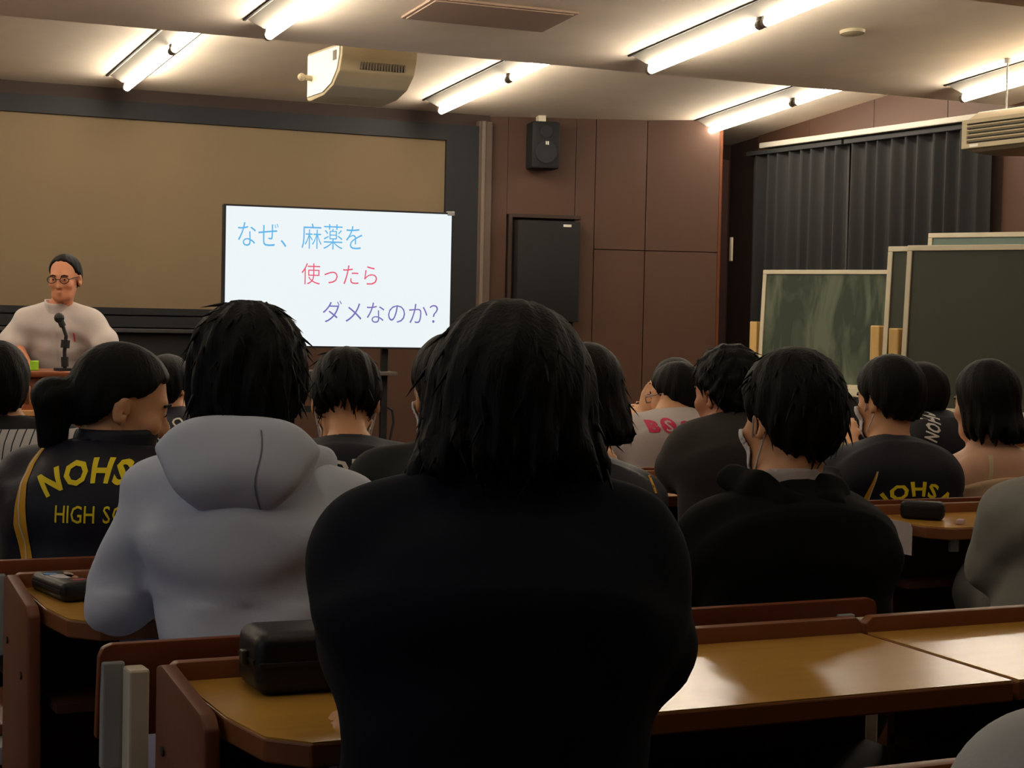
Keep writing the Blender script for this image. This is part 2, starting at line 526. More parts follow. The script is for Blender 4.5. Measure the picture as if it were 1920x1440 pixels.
# ------------------------------------------------------------------ curtains and rail
def curtain(y0, y1, label, phase):
    n = int(abs(y1 - y0) / .0125)
    zs = [0.03, .6, 1.2, 1.8, 2.3, 2.62, 2.67]
    verts, faces = [], []
    for i in range(n + 1):
        y = y0 + (y1 - y0) * i / n
        s = i / n * abs(y1 - y0) / .16 * 2 * pi + phase
        s += 0.5 * sin(s * .37 + 1.0)
        for z in zs:
            k = 1 - .35 * (z / 2.67)
            x = XR - .14 + (.055 * sin(s) + .018 * sin(2 * s + .7)) * k
            verts.append((x, y + .012 * cos(s), z))
    m_ = len(zs)
    for i in range(n):
        for j in range(m_ - 1):
            faces.append((i * m_ + j, (i + 1) * m_ + j, (i + 1) * m_ + j + 1, i * m_ + j + 1))
    me = bpy.data.meshes.new('curtain')
    me.from_pydata(verts, [], faces)
    o = link('curtain', me, CURTAIN, None, True)
    md = o.modifiers.new('thick', 'SOLIDIFY')
    md.thickness = .004
    tag(o, label, 'curtain')
    h = MB().box(XR - .20, XR - .08, min(y0, y1), max(y0, y1), 2.64, 2.675, .004).build('heading_tape', CURTAIN, o)
    return o


curtain(13.0, 11.66, 'black pleated curtain on the side wall, half nearer the brown front wall', 0.0)
curtain(11.63, 10.02, 'black pleated curtain on the side wall, half behind the green boards', 1.3)
rl = tag(MB().box(XR - .24, XR - .05, 9.4, 12.75, 2.685, 2.73, .008).build('curtain_rail', LAMPW), 'white curtain rail running along the side wall above black curtains', 'rail')

# ------------------------------------------------------------------ television on a stand
tl, trp = at(420, 383, 11.68), at(851, 398, 12.18)
ang = math.atan2(trp[1] - tl[1], trp[0] - tl[0])
mid = (tl + trp) / 2
TW = math.hypot(trp[0] - tl[0], trp[1] - tl[1])
TH = 0.92
tvz = mid[2] - TH
tv = tag(empty('television', (mid[0], mid[1], tvz), ang), 'large television showing a white slide, on a black stand before the screen', 'television')
MB().box(-TW / 2, TW / 2, .012, .07, 0, TH, .006).build('case', BLACK, tv)
for (x0, x1, z0, z1) in ((-TW / 2, TW / 2, TH - .012, TH), (-TW / 2, TW / 2, 0, .012), (-TW / 2, -TW / 2 + .014, .012, TH - .012), (TW / 2 - .014, TW / 2, .012, TH - .012)):
    MB().box(x0, x1, -.006, .014, z0, z1, .002).build('bezel', BLACKF, tv)
SCR = mat('lit_screen', (244, 252, 255), .3, emit=SCREEN_STRENGTH)
_b = SCR.node_tree.nodes['Principled BSDF']
_b.inputs['Base Color'].default_value = (.01, .01, .01, 1)
MB().box(-TW / 2 + .014, TW / 2 - .014, 0.002, .013, .012, TH - .012).build('screen', SCR, tv)
MB().box(TW / 2 - .045, TW / 2 + .004, -.008, .03, TH - .02, TH + .008, .003).build('corner_clip', STEEL, tv)


def text_mesh(body, size, offset=0.0, shear=0.0, spacing=1.0, res=3):
    c = bpy.data.curves.new('text', 'FONT')
    c.body = body
    c.size = size
    c.offset = offset
    c.shear = shear
    c.space_character = spacing
    c.resolution_u = res
    c.fill_mode = 'FRONT'
    o = bpy.data.objects.new('text', c)
    col.objects.link(o)
    bpy.context.view_layer.update()
    dg = bpy.context.evaluated_depsgraph_get()
    me = bpy.data.meshes.new_from_object(o.evaluated_get(dg))
    bpy.data.objects.remove(o)
    v = np.array([p.co[:] for p in me.vertices])
    faces = [tuple(p.vertices) for p in me.polygons]
    bpy.data.meshes.remove(me)
    return v, faces


def slide_text(body, u0, u1, v0, v1, m):
    """u, v: fractions of the screen from left / top; one thin mesh per character"""
    v, fc = text_mesh(body, 1.0, -0.008)
    mn, mx = v.min(0), v.max(0)
    x0, x1 = -TW / 2 + .014, TW / 2 - .014
    X = x0 + (u0 + (v[:, 0] - mn[0]) / (mx[0] - mn[0]) * (u1 - u0)) * (x1 - x0)
    Z = TH - .012 - (v1 + (v[:, 1] - mn[1]) / (mx[1] - mn[1]) * (v0 - v1)) * (TH - .024)
    # every full-width glyph advances by one em: sort the faces into character cells
    cells = {}
    for f in fc:
        k = int(min(len(body) - 1, max(0, np.mean([v[i, 0] for i in f]) // (1.0 * ADV))))
        cells.setdefault(k, []).append(f)
    for k in sorted(cells):
        used = sorted({i for f in cells[k] for i in f})
        mp = {i: n for n, i in enumerate(used)}
        me = bpy.data.meshes.new('slide_character')
        me.from_pydata([(X[i], -.0005, Z[i]) for i in used], [], [tuple(mp[i] for i in f) for f in cells[k]])
        link('slide_character', me, m, tv)


_v1, _ = text_mesh('麻', 1.0)
_v2, _ = text_mesh('麻麻麻麻麻', 1.0)
ADV = (_v2[:, 0].max() - _v1[:, 0].max()) / 4


def ink(name, rgb):
    m = mat(name, rgb, .3, emit=SCREEN_STRENGTH)
    m.node_tree.nodes['Principled BSDF'].inputs['Base Color'].default_value = (.01, .01, .01, 1)
    return m


slide_text('なぜ、麻薬を', .052, .595, .105, .29, ink('slide_blue', (98, 186, 240)))
slide_text('使ったら', .33, .665, .395, .55, ink('slide_red', (238, 92, 120)))
slide_text('ダメなのか？', .425, .945, .665, .825, ink('slide_purple', (124, 112, 190)))
st = tag(empty('television_stand', (mid[0], mid[1] , 0), ang), 'black two-post television stand with shelf and cross bars', 'stand')
pz = tvz + .25
for s in (-1, 1):
    x = s * .335
    MB().box(x - .022, x + .022, .075, .12, .06, pz, .004).build('post', BLACK, st)
    MB().box(x - .03, x + .03, -.30, .42, .03, .07, .006).build('foot', BLACK, st)
    for y in (-.27, .39):
        autosmooth(MB().tube((x - .012, y, .03), (x + .012, y, .03), .03, 14).build('caster', BLACK, st))
MB().box(-.39, .39, -.05, .30, .835, .86, .004).build('shelf', mat('grey_shelf', (86, 80, 74), .5), st)
MB().box(-.335, .335, .07, .11, .775, .80).build('cross_bar', BLACK, st)
MB().box(-.335, .335, .07, .12, .585, .625).build('cross_bar', BLACK, st)
MB().path([(.355, .06, .62), (.385, .05, .60), (.395, .05, .52), (.37, .05, .40)], .008, 6).build('cable', BLACK, st)

# ------------------------------------------------------------------ mobile chalkboards
def chalkboard(px, ytop, ybot, z, width, label, face, th=24.0, tilt=3.5, stand=True, post_top=0.62, tray=True):
    """left top corner at pixel (px, ytop), z deep; the board runs towards the camera on its right"""
    P = at(px, ytop, z)
    Pb = at(px, ybot, z)
    h = P[2] - Pb[2]
    # local x along the board to the right, local -y faces the audience
    d = Vector((sin(radians(th)), -cos(radians(th)), 0))
    a = math.atan2(d.y, d.x)
    root = tag(empty('chalkboard', (P[0], P[1], 0), a), label, 'chalkboard', 'green boards on wheeled stands')
    zt, zb = P[2], Pb[2]
    zm = (zt + zb) / 2
    tl_ = math.radians(tilt)

    def tb(name, m, x0, x1, y0, y1, z0, z1, bev=0.0):
        q = MB().box(x0, x1, y0, y1, z0, z1, bev)
        bmesh.ops.rotate(q.bm, cent=(0, 0, zm), matrix=Matrix.Rotation(-tl_, 3, 'X'), verts=q.bm.verts)
        return q.build(name, m, root)
    fw = .028
    tb('board', face, fw, width - fw, -.008, .012, zb + fw, zt - fw)
    tb('frame_rail', ALU, 0, width, -.018, .022, zt - fw, zt, .003)
    tb('frame_rail', ALU, 0, width, -.018, .022, zb, zb + fw, .003)
    tb('frame_rail', ALU, 0, fw, -.018, .022, zb + fw, zt - fw, .003)
    tb('frame_rail', ALU, width - fw, width, -.018, .022, zb + fw, zt - fw, .003)
    if tray:
        tb('chalk_tray', ALU, .0, width, -.09, -.0, zb - .05, zb + .006, .004)
    if stand:
        for x in (-.05, width + .05):
            MB().box(x - .028, x + .028, -.02, .035, .10, zb + (zt - zb) * post_top, .006).build('post', TANWOOD, root)
            MB().box(x - .035, x + .035, -.32, .34, .05, .10, .006).build('foot', TANWOOD, root)
            for y in (-.29, .31):
                autosmooth(MB().tube((x - .014, y, .03), (x + .014, y, .03), .03, 14).build('caster', BLACK, root))
        MB().box(-.05, width + .05, -.01, .03, .22, .27, .004).build('stretcher', TANWOOD, root)
    return root


chalkboard(1430, 506, 722, 12.1, 1.25, 'smaller green chalkboard smeared with chalk dust, leftmost of the boards', CHALK, post_top=.55)
chalkboard(1664, 462, 760, 9.65, 1.6, 'green chalkboard mostly hidden behind the clean nearest board', BOARD, post_top=.50)
chalkboard(1700, 460, 772, 9.25, 1.9, 'clean dark green chalkboard in front of the others at right edge', BOARD, post_top=.50)
chalkboard(1739, 437, 730, 10.6, 1.5, 'tallest green chalkboard showing its pale top edge behind the others', mat('pale_green_board', (84, 104, 92), .5, .05, 3), post_top=.4)

# ------------------------------------------------------------------ lecture desks and benches
HT = 0.728


def desk(X0, units, Yf, Yb, label, group='lecture desks in rows', ht=HT, uw=1.18, ledge=True):
    root = tag(empty('lecture_desk', (X0, Yf, 0)), label, 'desk', group)
    D = Yb - Yf
    for u in range(units):
        x0, x1 = u * uw, (u + 1) * uw
        r = .045
        pts = [(x0 + .035 + r, 0), (x1 - .006 - r * .0, 0), (x1 - .006, D), (x0 + .02, D), (x0 + .02, .16), (x0 + .035, r)]
        if u:
            pts = [(x0 + .004, 0), (x1 - .004, 0), (x1 - .004, D), (x0 + .004, D)]
        q = MB().prism(pts, ht - .032, ht - .002, bev=.003)
        for v in q.bm.verts:
            v.co.z += v.co.y * .024
        q.build('desktop_edge', EDGE, root)
        q = MB().prism([(a + (.002 if a < x0 + .3 else -.002), b + (.002 if b < .1 else -.002)) for a, b in pts], ht - .006, ht)
        for v in q.bm.verts:
            v.co.z += v.co.y * .024
        q.build('desktop', TOP, root)
        if ledge:
            zl = ht + D * .024
            autosmooth(MB().prism([(x0 + .004, zl - .05), (x1 - .004, zl - .05), (x1 - .004, zl + .016), (x1 - .016, zl + .026), (x0 + .016, zl + .026), (x0 + .004, zl + .016)],
                                  D - .002, D + .02, axis='y', bev=.003).build('ledge', EDGE, root))
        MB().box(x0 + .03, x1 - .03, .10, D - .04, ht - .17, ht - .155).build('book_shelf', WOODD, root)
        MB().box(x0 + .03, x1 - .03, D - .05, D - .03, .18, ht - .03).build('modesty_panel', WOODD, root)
    xs = [0.0] + [units * uw]
    for x in xs:
        s = .0
        xx0, xx1 = (x - .010, x + .012) if x == 0 else (x - .012, x + .010)
        # end panel: upright board, top edge following the desktop, cut back at the front
        autosmooth(MB().prism([(D + .015, .05), (D + .015, ht + D * .024 + .02), (D - .01, ht + D * .024 + .026), (.17, ht + .006), (.15, ht - .01), (.11, .05)], xx0, xx1, axis='x', bev=.004).build('end_panel', WOODP, root))
        sx = -1 if x == 0 else 1
        for (y, z) in ((D - .03, ht - .08), (.20, ht - .12), (.18, .40)):
            xe = xx0 if sx < 0 else xx1
            autosmooth(MB().tube((xe - .003, y, z), (xe + .003, y, z), .007, 10).build('bolt', CHROME, root))
        MB().box(xx0 - .01, xx1 + .01, .05, D + .02, 0, .05, .005).build('foot_rail', STEEL, root)
    # bracket under the front edge
    MB().tube((.14, .06, ht - .07), (.14, .06, ht - .03), .014, 10).build('desk_stop', STEEL, root)
    return root


def bench(X0, X1, Y, label, group='fixed benches in rows', top=.765, post=True):
    root = tag(empty('bench', (X0, Y, 0)), label, 'bench', group)
    W = X1 - X0
    r = .018
    pts = [(0, .625), (W, .625), (W, top - r), (W - r * .3, top - r * .3), (W - r, top), (r, top), (r * .3, top - r * .3), (0, top - r)]
    q = MB().prism(pts, 0, .018, axis='y', bev=.003)
    for v in q.bm.verts:
        v.co.y += -(v.co.z - .62) * .12
    autosmooth(q.build('backrest', WOOD, root))
    autosmooth(MB().box(.02, W - .02, .06, .42, .41, .435, .008).build('seat', WOOD, root))
    n = max(2, int(round(W / .9)) + 1)
    for i in range(n):
        x = .045 + (W - .09) * i / (n - 1)
        MB().box(x - .014, x + .016, -.065, -.025, .0, .735, .004).build('post', BEIGEMETAL, root)
        MB().box(x - .042, x - .010, -.026, -.004, .585, .740, .003).build('backrest_plate', STEEL, root)
        MB().box(x - .02, x + .02, -.03, .38, .375, .41, .004).build('seat_bracket', STEEL, root)
        MB().box(x - .05, x + .05, -.07, .18, 0, .02, .003).build('foot_plate', STEEL, root)
    return root


desk(.665, 3, 2.06, 2.43, 'nearest long yellow desk across the foreground with black case on it')
bench(.61, 1.99, 2.60, 'orange brown bench right behind the nearest desk')
desk(.625, 1, 2.98, 3.34, 'desk in front of the hoodie wearer with a printed pencil case', uw=1.2)
bench(.61, 1.9, 3.52, 'bench of the student in the navy tracksuit jacket')
desk(.70, 1, 3.81, 4.22, 'desk in front of the navy tracksuit jacket, at left edge', uw=1.2)
bench(.64, 1.9, 4.40, 'bench of the student in the pinstriped shirt')
desk(.70, 1, 4.71, 5.12, 'desk in front of the pinstriped shirt, fourth from the camera on the left', uw=1.2)
bench(.64, 1.9, 5.30, 'empty stretch of bench behind the fourth left desk')
desk(2.98, 3, 3.68, 3.94, 'right-hand desk carrying a black glasses case')
bench(2.79, 5.0, 3.06, 'bench of the person in grey at the right edge')
bench(2.55, 6.3, 4.03, 'long bench of the students before the right-hand desk')
desk(2.60, 3, 4.58, 5.0, 'second right-hand desk, under the elbow in the charcoal tee')
bench(2.60, 6.2, 5.11, 'bench of the student in the white tee')
desk(2.60, 3, 5.6, 6.0, 'third right-hand desk, ahead of the white tee')
bench(2.60, 6.2, 6.11, 'bench farthest from the camera on the right')
desk(.9, 1, -.0 + .92, 1.30, 'desk corner at the bottom edge, next to the camera', uw=1.0) if False else None

# lectern with microphone
lp = at(95, 697, 9.42)
lt = tag(empty('lectern', (lp[0], lp[1], 0), radians(-8)), 'orange brown wooden lectern beside the projection screen', 'lectern')
LZ = lp[2]
autosmooth(MB().box(-.42, .42, 0, .5, .06, LZ - .03, .006).build('cabinet', WOOD, lt))
autosmooth(MB().box(-.45, .45, -.03, .53, LZ - .03, LZ, .008).build('top', WOOD, lt))
MB().box(-.43, .43, -.05, .02, .68, .71, .004).build('trim_rail', mat('tan_trim', (190, 140, 90), .5), lt)
MB().box(-.40, .40, .03, .47, 0, .06).build('plinth', BLACK, lt)
mb_ = at(122, 697, 9.6)
mc = tag(empty('microphone', (mb_[0], mb_[1], LZ)), 'black gooseneck microphone standing on the wooden lectern', 'microphone')
pp = [Vector(at(px, py, 9.6)) - Vector((mb_[0], mb_[1], LZ)) for px, py in ((122, 697), (121, 660), (124, 630), (118, 612), (111, 596))]
MB().path(pp, .010, 8).build('gooseneck', BLACK, mc)
for a, b, r in ((0.0, .25, .02), (.88, 1.25, .024)):
    i = 0 if a < .5 else 1
    MB().tube(pp[i].lerp(pp[i + 1], .25), pp[i].lerp(pp[i + 1], .75), r, 10).build('joint', BLACK, mc)
MB().tube(pp[-2], pp[-1], .018, 10).build('grip', BLACK, mc)
MB().ball(pp[-1], .028, 12).build('capsule', BLACKF, mc)
MB().tube((0, 0, 0), (0, 0, .015), .06, 16).build('base', BLACK, mc)
gp = at(64, 690, 9.55)
tag(MB().box(-.022, .022, -.012, .012, 0, .052, .004).build('sticky_note_block', mat('lime_green', (150, 200, 40), .5)), 'small lime green block on top of the lectern', 'notes').location = (gp[0], gp[1], LZ)

# ================================================================== people
# --- signed distance helpers and a sparse surface-nets mesher (numpy only)
f32 = np.float32


def V3(*a):
    return np.array(a, dtype=f32)


def ell(P, c, r):
    q = P - V3(*c)
    r = V3(*r)
    k0 = np.sqrt(((q / r) ** 2).sum(1))
    k1 = np.sqrt(((q / (r * r)) ** 2).sum(1)) + 1e-9
    return k0 * (k0 - 1) / k1


def cap(P, a, b, ra, rb):
    a, b = np.asarray(a, f32), np.asarray(b, f32)
    ba = b - a
    t = np.clip(((P - a) @ ba) / max(float(ba @ ba), 1e-9), 0, 1)
    d = np.sqrt(((P - a - t[:, None] * ba) ** 2).sum(1))
    return d - (ra + (rb - ra) * t)


def loft(P, nodes):
    """elliptical sections (centre, half width, half depth) strung on a spine; width axis = local x"""
    best = None
    for (c0, a0, b0), (c1, a1, b1) in zip(nodes[:-1], nodes[1:]):
        c0, c1 = np.asarray(c0, f32), np.asarray(c1, f32)
        s = c1 - c0
        t = np.clip(((P - c0) @ s) / max(float(s @ s), 1e-9), 0, 1)
        d = P - c0 - t[:, None] * s
        a = a0 + (a1 - a0) * t
        b = b0 + (b1 - b0) * t
        dx = np.abs(d[:, 0])
        dy = np.sqrt(d[:, 1] ** 2 + d[:, 2] ** 2)
        k0 = np.sqrt((dx / a) ** 2 + (dy / b) ** 2)
        k1 = np.sqrt((dx / a ** 2) ** 2 + (dy / b ** 2) ** 2) + 1e-9
        v = np.where(k0 < .05, -np.minimum(a, b) * (1 - k0), k0 * (k0 - 1) / k1)
        best = v if best is None else smin(best, v, .02)
    return best


def smin(a, b, k):
    h = np.clip(.5 + .5 * (b - a) / k, 0, 1)
    return b + (a - b) * h - k * h * (1 - h)


def smax(a, b, k):
    return -smin(-a, -b, k)


CORN = [(0, 0, 0), (1, 0, 0), (0, 1, 0), (1, 1, 0), (0, 0, 1), (1, 0, 1), (0, 1, 1), (1, 1, 1)]
EDG = [(0, 1), (2, 3), (4, 5), (6, 7), (0, 2), (1, 3), (4, 6), (5, 7), (0, 4), (1, 5), (2, 6), (3, 7)]


def nets(f, lo, hi, h):
    lo, hi = np.asarray(lo, f32), np.asarray(hi, f32)
    C4 = 4
    n = np.ceil((hi - lo) / (h * C4)).astype(int) + 1
    cc = np.stack(np.meshgrid(*[np.arange(k) for k in n], indexing='ij'), -1).reshape(-1, 3)
    cen = lo + (cc * C4 + (C4 - 1) / 2) * h
    v = f(cen.astype(f32)).astype(f32)
    act = np.abs(v) < 6.0 * h
    D = np.repeat(np.repeat(np.repeat(v.reshape(n), C4, 0), C4, 1), C4, 2)
    off = np.stack(np.meshgrid(*[np.arange(C4)] * 3, indexing='ij'), -1).reshape(-1, 3)
    ii = (cc[act][:, None, :] * C4 + off[None]).reshape(-1, 3)
    D[ii[:, 0], ii[:, 1], ii[:, 2]] = f((lo + ii * h).astype(f32))
    ins = D < 0
    N = np.array(D.shape)
    a = np.zeros(N - 1, np.int8)
    for c in CORN:
        a += ins[c[0]:N[0] - 1 + c[0], c[1]:N[1] - 1 + c[1], c[2]:N[2] - 1 + c[2]]
    cells = np.argwhere((a > 0) & (a < 8))
    vals = np.stack([D[cells[:, 0] + c[0], cells[:, 1] + c[1], cells[:, 2] + c[2]] for c in CORN])
    acc = np.zeros((len(cells), 3))
    cnt = np.zeros(len(cells))
    for e0, e1 in EDG:
        v0, v1 = vals[e0], vals[e1]
        m = (v0 < 0) != (v1 < 0)
        t = v0[m] / (v0[m] - v1[m])
        p0, p1 = np.array(CORN[e0]), np.array(CORN[e1])
        acc[m] += p0 + t[:, None] * (p1 - p0)
        cnt[m] += 1
    verts = lo + (cells + acc / cnt[:, None]) * h
    idx = np.full(N - 1, -1, np.int32)
    idx[cells[:, 0], cells[:, 1], cells[:, 2]] = np.arange(len(cells))
    quads = []
    for ax in range(3):
        s0 = [slice(1, -1)] * 3
        s0[ax] = slice(0, -1)
        s1 = list(s0)
        s1[ax] = slice(1, None)
        A, B = ins[tuple(s0)], ins[tuple(s1)]
        e = np.argwhere(A != B)
        sgn = A[e[:, 0], e[:, 1], e[:, 2]]
        base = e.copy()
        u, w_ = (ax + 1) % 3, (ax + 2) % 3
        base[:, u] += 1
        base[:, w_] += 1
        q = []
        for du, dw in ((-1, -1), (0, -1), (0, 0), (-1, 0)):
            b = base.copy()
            b[:, u] += du
            b[:, w_] += dw
            q.append(idx[b[:, 0], b[:, 1], b[:, 2]])
        q = np.stack(q, 1)
        q[~sgn] = q[~sgn][:, ::-1]
        quads.append(q)
    quads = np.concatenate(quads)
    quads = quads[(quads >= 0).all(1)]
    return verts, quads


def np_mesh(name, verts, quads):
    me = bpy.data.meshes.new(name)
    me.vertices.add(len(verts))
    me.vertices.foreach_set('co', np.asarray(verts, f32).ravel())
    me.loops.add(quads.size)
    me.loops.foreach_set('vertex_index', quads.astype(np.int32).ravel())
    me.polygons.add(len(quads))
    me.polygons.foreach_set('loop_start', np.arange(0, quads.size, 4, dtype=np.int32))
    me.polygons.foreach_set('use_smooth', np.ones(len(quads), bool))
    me.update(calc_edges=True)
    return me


def cull(f, verts, quads):
    return verts, quads


def rot3(yaw, pitch, roll):
    """yaw left positive, pitch down positive, roll right-ear-down positive (degrees); columns = head axes"""
    return np.array(Matrix.Rotation(radians(yaw), 3, 'Z') @ Matrix.Rotation(radians(-pitch), 3, 'X') @ Matrix.Rotation(radians(roll), 3, 'Y'))


# --- materials
SKIN = mat('skin', (216, 162, 120), .55, .05, 14, .03, 90, spec=.35)
SKIN2 = mat('skin_ruddy', (204, 138, 104), .55, .05, 14, .03, 90, spec=.35)


def hair_mat(name, rgb):
    return mat(name, rgb, .6, .25, 40, .35, 60, (3, 3, .25), spec=.18)


HAIR = hair_mat('black_hair', (10, 9, 9))
HAIRB = hair_mat('brown_black_hair', (18, 13, 11))
NAVYK = mat('navy_knit', (16, 20, 30), .9, .10, 5, .06, 260, spec=.15)
NAVYJ = mat('navy_jacket', (13, 16, 33), .6, .08, 5, .08, 120)
NAVYP = mat('navy_polo', (17, 20, 32), .75, .08, 5, .15, 220)
HOODB = mat('pale_blue_grey_sweat', (200, 207, 222), .9, .03, 5, .05, 240)
BLKH = mat('black_sweat', (9, 9, 9), .9, .12, 5, .06, 240, spec=.15)
BLKT = mat('black_green_tee', (20, 24, 20), .85, .1, 5)
WHT = mat('white_cotton', (192, 182, 178), .85, .03, 6, .1, 160)
CREAM = mat('cream_cotton', (206, 190, 150), .85, .03, 6)
CHAR = mat('charcoal_tee', (54, 50, 48), .88, .08, 6, .12, 200)
GREYS = mat('grey_sweat', (134, 132, 124), .9, .06, 6, .06, 220)
LGREY = mat('light_grey_sweat', (176, 176, 174), .9, .04, 6, .06, 220)
BEIGE = mat('beige_top', (190, 160, 128), .8, .05, 6)
MASKM = mat('white_mask', (226, 226, 228), .8, .02, 8)
YEL = mat('yellow_print', (250, 226, 30), .6, .04, 20)
AMBER = mat('amber_fabric', (222, 164, 36), .7, .05, 10)
PINK = mat('crimson_print', (206, 40, 84), .6, .06, 30)
WPRINT = mat('white_print', (214, 210, 200), .6, .05, 30)
TROU = mat('dark_trousers', (26, 26, 32), .85, .1, 8)
JEAN = mat('grey_trousers', (120, 118, 114), .88, .06, 8)
EYEW = mat('eye_white', (210, 200, 190), .3)
EYEB = mat('eye_dark', (24, 16, 12), .25)
SHOE = mat('dark_shoe', (30, 28, 28), .6, .1, 10)


def stripe_mat():
    m = mat('pinstripe_shirt', (196, 194, 190), .85)
    nt = m.node_tree
    b = nt.nodes['Principled BSDF']
    tc = nt.nodes.new('ShaderNodeTexCoord')
    sx = nt.nodes.new('ShaderNodeSeparateXYZ')
    nt.links.new(tc.outputs['Object'], sx.inputs[0])

    def mth(op, a, b_=None):
        n = nt.nodes.new('ShaderNodeMath')
        n.operation = op
        if hasattr(a, 'links'):
            nt.links.new(a, n.inputs[0])
        else:
            n.inputs[0].default_value = a
        if b_ is not None:
            n.inputs[1].default_value = b_
        return n.outputs[0]
    u = mth('FRACT', mth('MULTIPLY', sx.outputs[0], 54.0))
    line = mth('LESS_THAN', u, .16)
    yoke = mth('GREATER_THAN', sx.outputs[2], YOKE_Z)
    mx = nt.nodes.new('ShaderNodeMix')
    mx.data_type = 'RGBA'
    mx.inputs[6].default_value = lin((198, 196, 194))
    mx.inputs[7].default_value = lin((44, 48, 62))
    nt.links.new(line, mx.inputs[0])
    m2 = nt.nodes.new('ShaderNodeMix')
    m2.data_type = 'RGBA'
    m2.inputs[7].default_value = lin((20, 20, 19))
    nt.links.new(mx.outputs[2], m2.inputs[6])
    nt.links.new(yoke, m2.inputs[0])
    nt.links.new(m2.outputs[2], b.inputs['Base Color'])
    return m


# --- head
def head_sdf(q, face=True):
    d = ell(q, (0, -.015, .035), (.072, .094, .083))
    d = smin(d, ell(q, (0, .028, -.03), (.058, .060, .082)), .03)
    d = smin(d, cap(q, (-.028, .045, -.092), (.028, .045, -.092), .024, .024), .035)
    d = smin(d, ell(q, (0, .068, -.100), (.022, .018, .018)), .02)
    if face:
        d = smin(d, cap(q, (-.030, .073, .018), (.030, .073, .018), .013, .013), .02)
        d = smin(d, cap(q, (0, .084, .004), (0, .103, -.034), .007, .012), .012)
        d = smin(d, cap(q, (-.013, .092, -.037), (.013, .092, -.037), .008, .008), .008)
        for s in (-1, 1):
            d = smax(d, -ell(q, (s * .031, .098, .002), (.017, .016, .011)), .012)
            d = smin(d, ell(q, (s * .044, .060, -.028), (.02, .02, .02)), .02)
            d = np.minimum(d, ell(q, (s * .031, .0745, .001), (.0135, .0135, .012)))
        d = smin(d, ell(q, (0, .087, -.066), (.022, .009, .0065)), .006)
        d = smin(d, ell(q, (0, .085, -.077), (.019, .009, .007)), .006)
    for s in (-1, 1):
        e = ell(q, (s * .079, -.012, -.014), (.010, .021, .033))
        e = smax(e, -ell(q, (s * .088, -.006, -.012), (.008, .012, .021)), .005)
        d = smin(d, e, .008)
    return d


def hair_sdf(q, st, seed):
    x, y, z = q[:, 0], q[:, 1], q[:, 2]
    ph = np.arctan2(x, -y - .02)
    kind = st['kind']
    t = st.get('t', .0)
    tz = st.get('tz', t)
    jag = st.get('jag', 1.0)
    g = (np.sin(ph * 13 + 2.5 * np.sin(z * 23 + seed) + seed) + .6 * np.sin(ph * 29 + 3 * np.sin(z * 17 + 2 * seed) + seed * 2))
    d = ell(q, (0, -.016, .034), (.081 + t, .103 + t, .092 + tz))
    if kind in ('short', 'shaggy', 'curly', 'bald'):
        ys = st.get('hem', ([-.13, -.085, -.04, -.012, .02, .055, .1], [-.085, -.078, -.045, .012, .012, .052, .075]))
        hem = np.interp(y, ys[0], ys[1]).astype(f32)
        if kind == 'shaggy':
            d = smin(d, ell(q, (0, -.04, -.035), (.070 + t, .078 + t, .070)), .05)
        else:
            d = smin(d, ell(q, (0, -.045, -.02), (.066 + t * .6, .060 + t * .5, .072)), .04)
        hem = hem + jag * (.008 * np.sin(ph * 17 + seed * 3) + .006 * np.sin(ph * 37 + seed))
        d = smax(d, (hem - z) * .75, .012)
    else:
        zb = st['zb']
        wb, db = st.get('wb', .1), st.get('db', .085)
        yb = st.get('yb', -.03)
        xb = st.get('xb', 0.0)
        sk = loft(q, [((0, -.02, .04), .082 + t, .098 + t), ((xb * .4, -.028, -.05), (.086 + t + wb) / 2, .09 + t * .6), ((xb, yb, zb), wb, db)])
        d = smin(d, sk, .03)
        hem = zb + jag * (.014 * np.sin(ph * 11 + seed) + .008 * np.sin(ph * 31 + seed * 2))
        d = smax(d, (hem - z) * .8, .01)
        # open at the face
        fy = np.interp(z, [-.2, .03, .07, .1], [.030, .045, .075, .2]).astype(f32)
        d = smax(d, y - fy, .012)
    if kind == 'tied':
        pass
    amp = np.interp(z, [-.1, .1], [.0030, .0009]).astype(f32) * st.get('amp', 1.0)
    if kind == 'curly':
        d = d - .0065 * np.sin(95 * x + seed) * np.sin(88 * y + 1) * np.sin(92 * z + 2) - .003 * np.sin(190 * x) * np.sin(170 * z + y * 160)
    d = d - amp * g
    for (a, b, ra, rb) in st.get('caps', ()):
        d = smin(d, cap(q, a, b, ra, rb) - .002 * g, .015)
    return d


